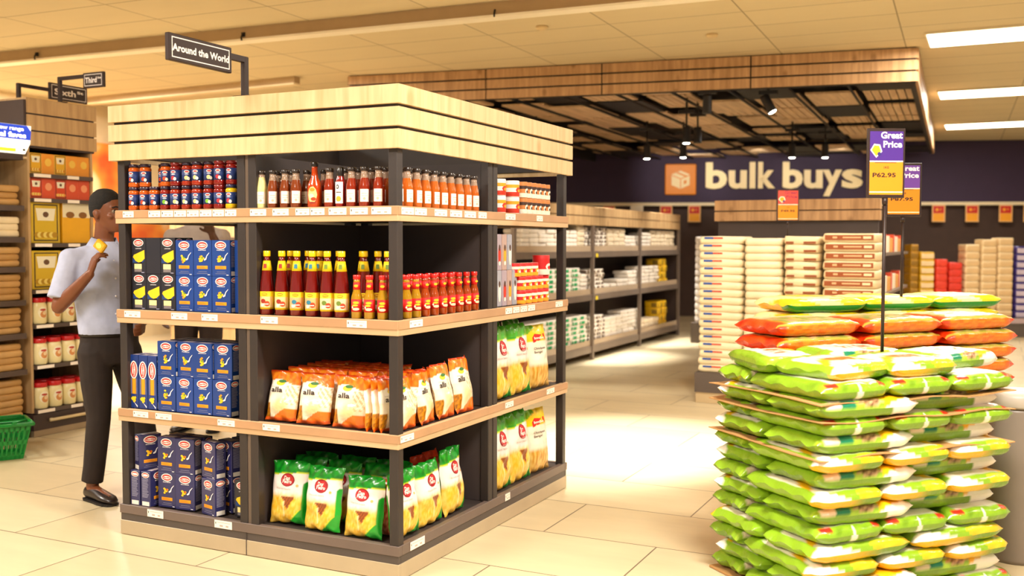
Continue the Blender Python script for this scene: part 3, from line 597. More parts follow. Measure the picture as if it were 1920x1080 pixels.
def bottle(nm, prof, sauce, fill, cap, capz, lab, h, kind='sauce'):
    """prof: (radius, height) of the glass; fill: height the sauce reaches"""
    t = thing(nm, 'x', 'bottle'); sm = plastic('sauce_'+sauce.lstrip('#'), sauce, .12); gl = plastic('clear_neck', '#9c8270', .08)
    mats = [sm if (prof[i][1]+prof[i+1][1])/2 < fill else gl for i in range(len(prof)-1)]
    mb = MB(); mb.lathe(prof, sm, 18, mats=mats); b = mb.build('bottle_body', t)
    rc = prof[-1][0]; mb = MB(); cm = plastic('cap_'+cap.lstrip('#'), cap, .3); mb.lathe([(rc+.002, capz), (rc+.003, capz+.002), (rc+.003, h-.002), (rc+.001, h)], cm, 18); mb.build('cap', t)
    R_ = max(p[0] for p in prof); mb = MB()
    def wr(p): 
        a = p[0]/R_; return ((R_+.0006)*math.sin(a), p[1], (R_+.0006)*math.cos(a)+p[2])
    T = front_T(0)
    def patch(x0, x1, y0, y1, m, z=0, n=6):
        for k in range(n):
            a = x0+(x1-x0)*k/n; b_ = x0+(x1-x0)*(k+1)/n; mb.poly([wr((a, y0, z)), wr((b_, y0, z)), wr((b_, y1, z)), wr((a, y1, z))], m, T)
    def ov(cx, cy, rx, ry, m, z): cyl_oval(mb, R_, cx, cy, rx, ry, m, z+.0006, T)
    if kind == 'sauce':
        patch(-.018, .022, .02, .075, ink('#f6eade')); patch(-.010, .012, .055, .058, ink('#c8b4a0'), .0005); patch(-.010, .016, .045, .047, ink('#c8b4a0'), .0005); ov(.002, .034, .006, .006, ink('#d8b098'), .0005)
    elif kind == 'ketchup':
        mb.lathe([(R_+.0005, .026), (R_+.0005, .108)], ink('#f8d008'), 18); ov(0, .096, .017, .009, ink('#f8e020'), .0010); ov(0, .096, .014, .006, ink('#d02010'), .0016); ov(0, .096, .012, .003, ink('#f8e020'), .0022)
        patch(-R_*1.2, R_*1.2, .034, .084, ink(lab[0]), .0007); ov(-.006, .064, .012, .010, ink(lab[1]), .0013); ov(.012, .052, .012, .012, ink('#d8401c'), .0013); ov(-.010, .044, .009, .006, ink('#f8ead0'), .0018); patch(-.02, .02, .048, .052, ink('#fff4e0'), .0020)
        mb.build('label_band', t); mb = MB(); mb.lathe([(.0235, .205), (.0165, .250)], ink('#f8d008'), 18)
        ex_ = [(-.008, .216), (.008, .216), (.007, .236), (-.007, .236)]; mb.poly([(a, b_, .0262-(b_-.2)*.12) for a, b_ in ex_], ink(lab[1]), T)
    elif kind == 'hot':
        mb.lathe([(R_+.0005, .03), (R_+.0005, .085)], ink('#d81410'), 18); ov(0, .07, .014, .006, ink('#f8b818'), .0008); ov(-.004, .058, .014, .004, ink('#f8c828'), .0008); ov(0, .042, .016, .006, ink('#f8e0b0'), .0008); ov(-.016, .05, .004, .005, ink('#fff4e8'), .0008)
        mb.build('label_band', t); mb = MB(); mb.lathe([(.0165, .128), (.0150, .160)], ink('#d81410'), 16); mb.poly([(.010*math.cos(k*PI/5), .144+.006*math.sin(k*PI/5), .0175) for k in range(10)], ink('#f8b020'), T)
    elif kind == 'barbecue':
        ov(0, .055, .022, .036, ink('#f8d088'), .0006); ov(0, .078, .012, .008, ink('#e89020'), .0012); ov(-.004, .05, .012, .010, ink('#f8e8c0'), .0012); ov(.006, .036, .012, .008, ink('#c83c10'), .0016); ov(0, .02, .016, .004, ink('#902008'), .0012)
    elif kind == 'white_label':
        patch(-.02, .02, .015, .11, ink('#fff8f4')); ov(-.004, .088, .007, .010, ink('#2a2020'), .0007); ov(-.004, .088, .003, .005, ink('#fff8f4'), .0012); ov(.0, .035, .012, .012, ink('#f0a828'), .0007); patch(-.012, .012, .062, .066, ink('#604030'), .0007)
    mb.build('neck_label' if kind in ('ketchup', 'hot') else 'label_band', t); return Proto(t)
std = [(.024, 0), (.026, .004), (.026, .08), (.0245, .095), (.0185, .125), (.0155, .142), (.0155, .158)]
B_may = bottle('dressing_bottle', std, '#e8dc98', .15, '#2a1d18', .156, None, .173)
B_bro = bottle('sauce_bottle', std, '#7a3414', .118, '#2a1d18', .156, None, .173)
B_red = bottle('sauce_bottle', std, '#86240f', .125, '#2a1d18', .156, None, .173)
B_ora = bottle('sauce_bottle', std, '#bf5c18', .12, '#2a1d18', .156, None, .173)
B_bbq = bottle('hot_sauce_bottle', [(.03, 0), (.033, .004), (.033, .085), (.030, .105), (.016, .135), (.014, .15), (.013, .175), (.013, .188)], '#b83c0a', .2, '#1d1512', .182, None, .203, 'barbecue')
B_wht = bottle('dark_sauce_bottle', [(.021, 0), (.023, .004), (.023, .105), (.018, .125), (.014, .14), (.013, .15)], '#8c1410', .2, '#1d1512', .135, None, .176, 'white_label')
z = SZ[0]; G = 'sauce bottles on the top shelf'
seq = [(493, B_may, 'pale cream dressing bottle, leftmost in the middle bay of the top shelf'), (514, B_bro, 'brown sauce bottle next to the pale dressing bottle'), (537, B_bro, 'brown sauce bottle second to the left of the tall orange one'),
       (557, B_bro, 'brown sauce bottle directly left of the tall orange one'), (592, B_bbq, 'tall orange hot sauce bottle with oval yellow label'), (620, B_red, 'red sauce bottle directly right of the tall orange one'),
       (640, B_wht, 'narrow dark bottle with a tall white label'), (661, B_red, 'red sauce bottle right of the one with tall white label'), (685, B_red, 'red sauce bottle second from the corner upright on the top shelf'), (712, B_red, 'red sauce bottle nearest the corner upright, left side')]
for px, pr_, lb in seq: pr_.place((X0(px, .045), .042, z), R((px*7) % 20+12), lb, 'bottle', G)
for k, px in enumerate((522, 547, 577, 607, 650, 672, 698, 722)):
    (B_bro if k < 3 else B_red).place((X0(px, .11), .11+.01*(k % 2), z), R((px*5) % 30-15), 'sauce bottle %s in the second row behind the top shelf front bottles' % lft(k, 8), 'bottle', G)
ys = [.045+i*.0785 for i in range(10)]
for k, y in enumerate(ys):
    B_ora.place((-.042, y+.02, z), R(90+(k*29) % 20-30), 'orange sauce bottle, %s along the right side front row, top shelf' % lft(k, 10), 'bottle', 'orange sauce bottles on the right side')
    if k: B_ora.place((-.105, y-.01, z), R(90+(k*17) % 24-12), 'orange sauce bottle, %s in the right side second row, top shelf' % lft(k-1, 9), 'bottle', 'orange sauce bottles on the right side')
# second shelf: ketchup and hot sauce
kp = [(.030, 0), (.033, .005), (.033, .112), (.031, .14), (.0245, .195), (.0165, .25), (.0135, .258), (.0135, .272)]
K = [bottle('ketchup_bottle', kp, '#6c0e08', .3, '#f4cc08', .270, (a, b_), .296, 'ketchup') for a, b_ in (('#f0c890', '#a02818'), ('#f0b078', '#2c7c98'), ('#f4d8a8', '#6c8430'))]
hp = [(.022, 0), (.0245, .004), (.0245, .088), (.0225, .1), (.0155, .125), (.0145, .165), (.0135, .175)]
H1 = bottle('hot_sauce_bottle', hp, '#a87c14', .3, '#d81c14', .172, None, .192, 'hot'); H2 = bottle('hot_sauce_bottle', hp, '#9c3c10', .3, '#d81c14', .172, None, .192, 'hot')
z = SZ[1]; G = 'ketchup bottles on the second shelf'
for k, px in enumerate((502, 530, 558, 587, 615, 642)):
    K[(0, 0, 1, 1, 2, 2)[k]].place((X0(px, .055), .05, z), R((px*3) % 16+14), 'tall ketchup bottle with yellow cap, %s in the front row' % lft(k, 6), 'bottle', G)
for k, px in enumerate((545, 572, 600, 630, 648, 674, 683, 703, 727)):
    if k in (4,): continue
    K[(0, 1, 1, 2, 2, 2, 2, 2, 2)[k]].place((X0(px, .13+.035*(k % 2)), .13+.06*(k % 2), z), R((px*3) % 24+8), 'ketchup bottle with yellow cap, %s of those behind the front row' % lft(k), 'bottle', G)
for k, px in enumerate((669, 693, 718)):
    H1.place((X0(px, .035), .034, z), R((px*3) % 24+8), 'small hot sauce bottle in front of the ketchup, %s' % ('left', 'middle', 'nearest the corner upright')[k], 'bottle', 'small hot sauce bottles')
for k in range(10):
    (H1 if k < 3 else H2).place((-.038, .05+k*.0795, z), R(90+(k*31) % 20-32), 'red labelled hot sauce bottle, %s along the right side of second shelf' % lft(k, 10), 'bottle', 'small hot sauce bottles')
    if k and k < 9: H2.place((-.095, .02+k*.0795, z), R(90+(k*31) % 20-32), 'hot sauce bottle, %s of the row behind on the right side' % lft(k-1, 8), 'bottle', 'small hot sauce bottles')

# --- film bags
def lerp(a, b, t): return tuple(a[i]+(b[i]-a[i])*t for i in range(3))
def sm(a, b, x):
    t = min(1, max(0, (x-a)/(b-a))); return t*t*(3-2*t)
film = mat('bag_film', '#ffffff', .28, var=.04, attr=True, coat=.35, bump=.25, bscale=45)
def bag(nm, w, h, t, paint, seed=0, nu=30, nv=40, decals=None, flat=False, px_=3.0, pz_=3.5, wr=1.0, back=None):
    rnd = random.Random(seed); mb = MB(); s0 = rnd.random()*50
    def surf(u, v, side):
        a = 2*u-1; b_ = 2*v-1
        f = max(0, 1-abs(a)**px_)**.55*max(0, 1-abs(b_)**pz_)**.55
        if not flat: f *= (1.0-.28*sm(.45, 1, v))
        x = a*w/2*(1-.045*f-.03*(1-abs(b_)**4)); zz = v*h
        e_ = max(abs(a), abs(b_)); 
        y = side*t/2*f
        y += wr*(.006*noise.noise(Vector((x*22+s0, zz*22, side*3)))*f + .010*noise.noise(Vector((x*9, zz*9+s0, side*3)))*f)
        y += wr*.006*math.sin(x*90+s0+2*math.sin(zz*30))*sm(.8, 1, abs(b_))
        y += wr*.008*noise.noise(Vector((zz*14, s0, 3.3)))*sm(.8, 1, abs(a))
        zz += wr*.006*noise.noise(Vector((x*16, s0, 1)))*abs(b_)**6
        x += wr*.005*noise.noise(Vector((zz*16, s0, 8)))*abs(a)**6
        return Vector((x, y, zz))
    for side in (-1, 1):
        k = len(mb.v); vs = []; 
        for j in range(nv+1):
            for i in range(nu+1):
                u = i/nu; v = j/nv; vs.append(surf(u, v, side)); uu = u if side < 0 else 1-u
                mb.col[k+j*(nu+1)+i] = (paint if (side < 0 or back is None) else back)(uu, v)
        fs = []
        for j in range(nv):
            for i in range(nu):
                q = (j*(nu+1)+i, j*(nu+1)+i+1, (j+1)*(nu+1)+i+1, (j+1)*(nu+1)+i); fs.append(q if side < 0 else q[::-1])
        mb.add(vs, fs, film, True)
    if decals:
        def put(pts2, m, off=.002):
            P_ = []
            for (x, y) in pts2:
                p = surf(x, y, -1); P_.append((p.x, p.y-off, p.z))
            mb.poly(P_, m)
        def oval(cx, cy, rx, ry, m, off=.002, n=16): put([(cx+rx*math.cos(2*PI*i/n), cy+ry*math.sin(2*PI*i/n)) for i in range(n)], m, off)
        def word(txt, cx, cy, size, width, m, off=.003, bold=.03):
            def wp(p): q = surf(p[0], p[1], -1); return (q.x, q.y-off, q.z)
            mb.text(txt, cx, cy, size, m, None, 0, width=width, bold=bold, warp=wp)
        decals(oval, word, put)
    return mb, surf
HX = lambda s: hexc(s)
gr, gr2, ww, ye, ye2, wl_ = HX('#149a24'), HX('#0b6e1a'), HX('#f4e8e4'), HX('#e8b020'), HX('#f4d428'), HX('#c8d828')
def paint_bean(u, v):
    n = noise.noise(Vector((u*12, v*12, 0))); top = .80+.06*(u-.3)
    c = lerp(ye, HX('#f0cc60'), sm(-.4, .5, noise.noise(Vector((u*20, v*14, 4)))))
    c = lerp(c, ww, sm(.40, .52, v+.03*n))
    tri = (abs(u-.56) < .16*(v-.22)/.2) and .22 < v < .44-.05*abs(u-.5)
    if tri: c = lerp(HX('#b0561c'), HX('#5c3410'), .5+.5*math.sin(u*80)*math.sin(v*70))
    if .1 < v < .36 and abs(u-(.46+(v-.1)*.0)) < .02: c = HX('#f4e0a0')
    if v > top-.02: c = wl_
    if v > top: c = lerp(gr, gr2, sm(-.3, .5, noise.noise(Vector((u*10, v*10, 9)))))
    if u > .9-.3*max(0, .25-v)/.25*1.2 and v < .3+.4*u: c = gr if u > .92-.3*max(0, .25-v)/.25*1.2 else wl_
    return c
def dec_bean(oval, word, put):
    oval(.5, .70, .19, .105, ink('#9c1420')); oval(.5, .70, .165, .085, ink('#c02428'), .0026)
    word('Don', .49, .73, .085, .17, ink('#fff0e8'), .0034); word('Pedro', .5, .675, .08, .25, ink('#fff0e8'), .0034); oval(.78, .62, .035, .02, ink('#d8b060'))
    word('Haricot beans', .42, .56, .045, .42, ink('#b0a498'), .003, .0)
def paint_alla(u, v):
    o_ = HX('#e86a10'); n = noise.noise(Vector((u*9, v*9, 2)))
    c = lerp(HX('#f0dcb0'), HX('#f8efe0'), sm(.15, .6, v+.1*n))
    if v < .55: 
        d = math.hypot((u-.52)/.36, (v-.30)/.24); c = lerp(HX('#e8c890'), HX('#f8e8cc'), sm(.3, 1, d))
        if u < .2 and v < .35: c = lerp(HX('#d08818'), HX('#8c5410'), sm(-.2, .4, noise.noise(Vector((u*40, v*40, 1)))))
        if v < .24-.0*u and (u-.25)*.45 > v-.05: c = HX('#e87818')
    if u > .6 and .3 < v < .7 and abs(((u+v)*14) % 2-1) < .35: c = HX('#d8b078')
    if v < .07: c = HX('#e05810')
    if v > .76+.05*math.sin(u*5): c = lerp(o_, HX('#f08c1c'), sm(-.3, .4, n))
    if v > .97: c = HX('#c83c10')
    return c
def dec_alla(oval, word, put):
    oval(.42, .74, .15, .05, ink('#e8d020')); oval(.48, .775, .13, .03, ink('#2c6c28'), .003); word('alla', .34, .60, .14, .38, ink('#3a2a26'), .0032, .02); word('bread mix', .27, .665, .04, .26, ink('#a89c94'), .003, 0)
def paint_chick(u, v):
    c = lerp(HX('#c88c28'), HX('#e8c068'), sm(-.4, .4, noise.noise(Vector((u*16, v*10, 5)))))
    c = lerp(c, HX('#f4e8d4'), sm(.32, .40, v)); 
    if v > .74: c = HX('#f0c818')
    if v > .84+.1*math.sin(u*4): c = HX('#f4d830') if u > .35 else HX('#6cb41c')
    return c
def dec_chick(oval, word, put):
    put([(.18, .80), (.30, .86), (.55, .84), (.85, .85), (.86, .76), (.5, .75), (.2, .72)], ink('#d01810')); word('Imbo', .5, .79, .055, .5, ink('#fff0e0'), .0032, .03)
    word('Chickpeas', .48, .62, .05, .56, ink('#4a3a34'), .003, .01); word('Bengal', .4, .56, .05, .38, ink('#4a3a34'), .003, .01)
def mk(nm, *a, **k): mb, s_ = bag(nm, *a, **k); return Proto(tag(mb.build(nm), 'x', 'bag'))
BN = [mk('bean_bag', .205, .29, .075, paint_bean, seed=s_, decals=dec_bean, wr=1.3) for s_ in (1, 2)]
AL = [mk('flour_bag', .17, .235, .05, paint_alla, seed=s_, decals=dec_alla, wr=1.3) for s_ in (3, 4)]
BG = [mk('bean_bag', .23, .385, .08, lambda u, v: lerp(paint_bean(u, v), HX('#5cb414'), .5) if v > .8 else paint_bean(u, v), seed=s_, decals=dec_bean, wr=1.4) for s_ in (5,)]
CH = mk('chickpea_bag', .22, .36, .08, paint_chick, seed=6, decals=dec_chick, wr=1.2)
RD = mk('lentil_bag', .18, .25, .07, lambda u, v: HX('#c83a14') if v > .72 else lerp(HX('#b4502c'), HX('#e0a080'), sm(-.3, .4, noise.noise(Vector((u*14, v*14, 0))))), seed=8)
# alla bags
z = SZ[2]+.001; G = 'orange topped flour bags on the third shelf'
for k, (px, yy, rz, lean) in enumerate(((527, .07, 2, -12), (588, .07, 8, -12), (655, .065, 2, -8))):
    AL[k % 2].place((X0(px, yy, 750), yy, z), 0, 'orange topped flour bag, %s facing front on third shelf' % ('leftmost', 'middle', 'rightmost')[k], 'bag', G, rot=(R(lean), 0, R(rz)))
for k in range(3): AL[k % 2].place((-.172+.037*k, .10, z), 0, 'flour bag seen edge on near the corner upright, %s' % ('left', 'middle', 'right')[k], 'bag', G, rot=(R(-2), 0, R(84)), scale=(1, .68, 1))
for r_ in range(5):
    for k in range(4 if r_ in (1, 2) else 3):
        AL[(k+r_) % 2].place((-.66+k*.171+.01*(r_ % 2), .155+r_*.072, z+.0), 0, 'orange topped flour bag, %s in the %s row behind the front ones' % (lft(k), ORD[r_]), 'bag', G, rot=(R(-10+random.uniform(-4, 3)), 0, R(random.uniform(-8, 8))), scale=(1, 1, 1.04))
for k, (yy, rz) in enumerate(((.15, 88), (.33, 97), (.50, 90), (.68, 86))):
    AL[k % 2].place((-.055+.004*k, yy, z), 0, 'flour bag reading outwards on the right side, %s' % lft(k, 4), 'bag', G, rot=(R(-10), 0, R(rz)), scale=(1, 1, 1+.05*k))
for k in range(2): AL[k % 2].place((-.125, .42+.175*k-.0, z), 0, 'flour bag behind the right side front ones, %s' % lft(k, 3), 'bag', G, rot=(R(-10), 0, R(90)))
# bean bags
z = SZ[3]+.001; G = 'green topped bean bags on the bottom shelf'
for k, (px, yy, rz) in enumerate(((540, .09, 3), (603, .06, -3), (680, .055, -2))):
    BN[k % 2].place((X0(px, yy, 930), yy, z), 0, 'green topped bean bag, %s at the front of the bottom shelf' % ('leftmost', 'middle', 'rightmost')[k], 'bag', G, rot=(R(-8), 0, R(rz)), scale=(1, 1, (1, 1, .93)[k]))
for k, (x, yy) in enumerate(((-.66, .215), (-.45, .205), (-.25, .215), (-.66, .31), (-.45, .31), (-.24, .31))):
    BN[(k+1) % 2].place((x, yy, z), 0, 'green topped bean bag in the %s row behind, %s' % (('second', 'third')[k//3], ('left', 'middle', 'right')[k % 3]), 'bag', G, rot=(R(-8), 0, R((k*37) % 12-6)))
RD.place((-.165, .135, z), 0, 'orange lentil bag standing left of the corner upright', 'bag', 'red and orange lentil bags', rot=(R(-3), 0, R(6)), scale=(.8, .8, 1))
for k in range(5): RD.place((-.20 if k < 2 else -.29, (.48, .68, .46, .65, .55)[k] if k < 4 else .78, z), 0, 'red lentil bag in the dark back, %s counted towards the rear' % ORD[k], 'bag', 'red and orange lentil bags', rot=(R(-3), 0, R(90)))
for k, (yy, rz, sc) in enumerate(((.165, 86, 1), (.385, 88, 1.0), (.61, 92, 1.08))):
    BN[k % 2].place((-.068, yy, z), 0, 'green topped bean bag facing right, %s on the bottom shelf' % lft(k, 3), 'bag', G, rot=(R(-6), 0, R(rz)), scale=(1, 1, sc))
# far right bay
for s_, zz, nm in ((2, SZ[2], 'third shelf'), (3, SZ[3], 'bottom shelf')):
    for k, (yy, pr_) in enumerate(((1.12, BG[0]), (1.36, BG[0]), (1.61, CH))):
        lb = 'large green topped bean bag, %s of two in far right bay, %s' % (('left', 'right')[k % 2], nm) if k < 2 else 'large yellow topped chickpea bag at far right of %s' % nm
        pr_.place((-.065, yy, zz+.001), 0, lb, 'bag', 'large bags in the far right bay', rot=(R(-5), 0, R(90-3*k)))
        BG[0].place((-.21, yy-.02, zz+.001), 0, 'large bean bag right behind the %s one, %s far right bay' % (('left', 'middle', 'right')[k], nm), 'bag', 'large bags in the far right bay', rot=(R(-4), 0, R(92)))
# cans and packs
def can_(nm, r, h, c1, c2, c3, lid='#b8a898'):
    t = thing(nm, 'x', 'can'); mb = MB(); mb.lathe([(r*.96, 0), (r, .003), (r, h*.3), (r, h*.55), (r, h*.75), (r, h-.004), (r*.96, h-.001)], ink(c1), 18, mats=[ink(c1), ink(c2), ink(c1), ink(c3), ink(c1), ink(c1)])
    T = front_T(0); 
    for m_, cy, s_, o_ in ((ink(c2), h*.42, .6, .001), (ink(c3), h*.38, .32, .0016)):
        cyl_oval(mb, r, 0, cy, r*s_, h*.28*s_, m_, o_, T)
    mb.build('can_body', t); mb = MB(); mb.lathe([(r*.95, h-.002), (r*.95, h), (r*.8, h-.0015)], mat('can_lid'+lid[1:], lid, .3, metal=.7), 18); mb.build('lid', t); return Proto(t)
C_mug = can_('coffee_tin', .04, .088, '#e8e0e0', '#c83018', '#e8a018', '#d8ccc8'); C_bro = can_('milk_can', .028, .088, '#c87c3c', '#f4ead8', '#3a2018'); C_red = can_('tomato_can', .036, .075, '#d8181a', '#f0a828', '#f4e8d8'); C_big = can_('coffee_tin', .05, .115, '#cc1414', '#f4e8d8', '#cc1414')
z = SZ[0]
for t_ in range(2):
    tr = ('lower', 'upper')[t_]
    for k in range(2): C_mug.place((-.055, 1.07+k*.165, z+t_*.0885), R(90), 'white and red coffee tin, %s tier, %s of two, top shelf far right bay' % (tr, ('left', 'right')[k]), 'tin', 'coffee tins'); 
    C_mug.place((-.15, 1.03+.02*t_, z+t_*.0885), R(90), 'red white coffee tin at the left back, %s tier, top shelf' % tr, 'tin', 'coffee tins')
    for k in range(6): C_bro.place((-.045, 1.345+k*.062, z+t_*.0885), R(90), 'brown can with cream spot, %s in the %s tier' % (lft(k, 6), tr), 'can', 'brown cans')
    for k in range(3): C_mug.place((-.15, 1.2+k*.1, z+t_*.0885), R(90), 'coffee tin at the back, %s in the %s tier' % (lft(k, 3), tr), 'tin', 'coffee tins')
z = SZ[1]
def pack(nm, w, d, h, c, c2, cat='packet'):
    mb = MB(); mb.cbox(-w/2, w/2, 0, d, 0, h, mat('pack_'+c[1:], c, .35, var=.05), .004); T = front_T(-.0004); mb.oval(0, h*.42, w*.3, h*.26, ink(c2), T, .0004); mb.oval(0, h*.62, w*.18, h*.09, ink('#4a2c20'), T, .0008); mb.oval(.0, h*.2, w*.2, h*.06, ink('#f0e4d8'), T, .0008)
    return Proto(tag(mb.build(nm), 'x', cat))
PK = [pack('spice_pack', .052, .05, .19, '#a0a0ac', '#e8e4dc'), pack('spice_pack', .052, .05, .19, '#a898a4', '#d83018'), pack('spice_pack', .052, .05, .19, '#b49890', '#e8a020')]
for t_ in range(2):
    for k in range(4 if t_ == 0 else 3): PK[(k+t_) % 3].place((-.03, 1.035+k*.0625, z+t_*.1905), R(90), 'tall grey spice pack, %s in the %s tier of the far right bay' % (lft(k), ('lower', 'upper')[t_]), 'packet', 'grey spice packs')
for t_ in range(3):
    for k in range(6 if t_ < 2 else 4):
        if t_ == 2: C_red.place((-.05, 1.25+k*.078, z+t_*.0755), R(90), 'red tomato can, %s in the top tier of the far right bay' % lft(k), 'can', 'red tomato cans')
        else: C_red.place((-.05, 1.318+k*.078, z+t_*.0755), R(90), 'red tomato can, %s in the %s tier, far right bay' % (lft(k, 6), ('bottom', 'middle')[t_]), 'can', 'red tomato cans') if k < 5 else None
    C_red.place((-.13, 1.28, z+t_*.0755), R(90), 'red tomato can at the back left, %s tier' % ('bottom', 'middle', 'top')[t_], 'can', 'red tomato cans')
for k in range(3): C_red.place((-.13, 1.36+.08*k, z), R(90), 'red tomato can in the back row, %s' % lft(k), 'can', 'red tomato cans')
C_big.place((-.055, 1.62, z+.151), R(90), 'large red coffee tin standing on the red cans', 'tin'); 
# ---------------------------------------------------------------- left shelving with oak end unit
steel = mat('shelf_steel', '#5a4a42', .4, var=.06, metal=.3); grey_d = mat('grey_side', '#40302c', .5, var=.06); oak_l = wood('oak_left', '#cfab7a', '#a98458', 'Z'); sten = mat('unit_shelf', '#544640', .45, var=.05)
XE = -4.2; YE0 = 1.53; YE1 = 2.15; XW = -5.3
un = thing('end_unit', 'tall oak faced end unit with jars and boxes at left', 'shelving unit', (XE-.3, (YE0+YE1)/2, 0)); 
def UMB(o): m = MB(); m.T = Matrix.Translation(-o.location); return m
mb = UMB(un); mb.box(XE-.5, XE-.02, YE0+.01, YE0+.03, .18, 2.53, oak_l); mb.box(XE-.5, XE-.02, YE1-.03, YE1-.01, .18, 2.53, oak_l); mb.build('side_panel', un)
mb = UMB(un); mb.box(XE-.52, XE-.50, YE0+.01, YE1-.01, .18, 2.53, grey_d); mb.build('back_panel', un)
for z0, z1 in ((2.195, 2.30), (2.312, 2.425), (2.437, 2.55)):
    mb = UMB(un); mb.cbox(XE-.5, XE, YE0-.005, YE1+.02, z0, z1, oak_l, .002); mb.build('header_board', un)
mb = UMB(un); mb.box(XE-.49, XE-.01, YE0+.005, YE1, 2.18, 2.545, grey_d); mb.build('header_core', un)
USH = [1.99, 1.805, 1.466, 1.114, .851, .542, .205]
for k, zz in enumerate(USH):
    mb = UMB(un); mb.box(XE-.495, XE+.01, YE0+.032, YE1-.032, zz-.03, zz, sten); sh = mb.build('shelf', un)
    for q, yy in enumerate((YE0+.04, YE0+.34)):
        mb = UMB(un); mb.box(XE+.0105, XE+.0125, yy, yy+(.15 if q == 0 else .11), zz-.027, zz-.003, tagw); mb.build('price_tag', sh)
mb = UMB(un); mb.box(XE-.5, XE+.01, YE0, YE1+.01, .05, .17, grey_d); mb.build('base_band', un)
mb = UMB(un); mb.box(XE-.49, XE+.005, YE0+.005, YE1, 0.002, .05, mat('steel_plinth', '#a89478', .35, var=.05, metal=.4)); mb.build('plinth', un)
mb = UMB(un); mb.T = mb.T @ Matrix.Translation((0, 0, 0)); mb.tube([(XE+.04, YE0+.12, .12), (XE+.04, YE1+.05, .12)], .012, mat('bumper', '#d8c090', .4, var=.03), 10); 
for yy in (YE0+.15, YE1-.05): mb.box(XE+.0105, XE+.04, yy-.01, yy+.01, .11, .13, MATS['bumper'])
mb.build('bumper_rail', un)
# goods on the end unit (facing +X)
def gift_box(nm, w, h, c, c2):
    mb = MB(); mb.cbox(-w/2, w/2, 0, .08, 0, h, mat('carton_'+c[1:], c, .4, var=.06), .003); T = front_T(-.0004)
    mb.rect(-w*.42, w*.42, h*.05, h*.95, ink('#40301c'), T, .0004); mb.rect(-w*.38, w*.38, h*.08, h*.92, ink(c), T, .0006); mb.poly([(-w*.28, h*.55, .001), (w*.28, h*.55, .001), (w*.34, h*.85, .001), (-w*.34, h*.85, .001)], ink('#f4ecd0'), T)
    mb.oval(0, h*.7, w*.1, h*.07, ink('#6a4a30'), T, .0014)
    for k in range(7): mb.oval((-.3+.1*k)*w, h*(.2+.12*((k*3) % 3)/2), w*.10, h*.07, ink('#f0d870' if k % 2 else c2), T, .0012+k*.0001)
    return Proto(tag(mb.build(nm), 'x', 'box'))
GB = [gift_box('biscuit_box', .11, .155, '#e8b020', '#d88818'), gift_box('biscuit_box', .11, .155, '#d8481c', '#f0a040'), gift_box('biscuit_box', .26, .31, '#d8b428', '#b88c18')]
mb = MB(); mb.cbox(-.13, .13, 0, .08, 0, .31, mat('carton_f0b010', '#f0b010', .4), .003); T = front_T(-.0004); mb.rect(-.13, .13, .2, .31, ink('#f0e4c0'), T, .0005); mb.oval(-.06, .22, .04, .025, ink('#8c5c28'), T, .001); mb.oval(.06, .22, .04, .025, ink('#8c5c28'), T, .001)
GY = Proto(tag(mb.build('biscuit_box'), 'x', 'box')); 
mb = MB(); mb.cbox(-.055, .055, 0, .08, 0, .155, mat('carton_f09a18', '#f09a18', .4), .003); mb.oval(0, .09, .03, .03, ink('#f8c850'), front_T(-.0004), .0005); GO = Proto(tag(mb.build('biscuit_box'), 'x', 'box'))
mb = MB(); mb.cbox(-.055, .055, 0, .08, 0, .155, mat('carton_e05020', '#e05020', .4), .003); mb.oval(0, .09, .03, .03, ink('#f8a070'), front_T(-.0004), .0005); GR = Proto(tag(mb.build('biscuit_box'), 'x', 'box'))
for r_, (zz, A_, B_, nm) in enumerate(((1.991, GB[0], GO, 'yellow'), (1.806, GB[1], GR, 'orange'))):
    for k in range(5):
        pr_ = (A_, B_, A_, B_, B_)[k]; pr_.place((XE-.03, YE0+.09+k*.1105, zz), R(90), 'small %s biscuit box, %s on the %s end unit shelf' % (nm, lft(k, 5), ('highest', 'second highest')[r_]), 'box', 'small biscuit boxes')
for r_, zz in enumerate((1.467, 1.115)):
    if r_ == 1: 
        GB[2].place((XE-.03, YE0+.17, zz), R(90), 'large yellow framed biscuit box beside the shoulder of the man', 'box', 'large biscuit boxes', scale=(1, 1, .95)); GY.place((XE-.03, YE0+.455, zz), R(90), 'large plain yellow box hidden behind the man', 'box', 'large biscuit boxes', scale=(1, 1, .95))
    else: GB[2].place((XE-.03, YE0+.17, zz), R(90), 'large yellow framed biscuit box left of the head of the man', 'box', 'large biscuit boxes'); GY.place((XE-.03, YE0+.455, zz), R(90), 'large yellow box with cream top left of the head of the man', 'box', 'large biscuit boxes')
mj = thing('mayonnaise_jar', 'x', 'jar'); mb = MB(); mb.lathe([(.05, 0), (.058, .01), (.06, .06), (.06, .13), (.055, .155), (.05, .165)], plastic('mayo', '#f0e0a8', .3), 20); mb.build('jar_body', mj)
mb = MB(); mb.lathe([(.053, .165), (.055, .17), (.055, .195), (.052, .2)], plastic('cap_c81418', '#c81418', .35), 20); mb.build('lid', mj)
mb = MB(); T = front_T(0)
for (cx, cy, rx, ry, c, o_) in ((0, .09, .045, .045, '#f8eed0', .0008), (0, .075, .028, .026, '#d89050', .0014), (.006, .085, .016, .014, '#f4d8a8', .002), (-.004, .11, .026, .008, '#c03c28', .0014)):
    cyl_oval(mb, .06, cx, cy, rx, ry, ink(c), o_, T)
mb.build('label', mj); MJ = Proto(mj)
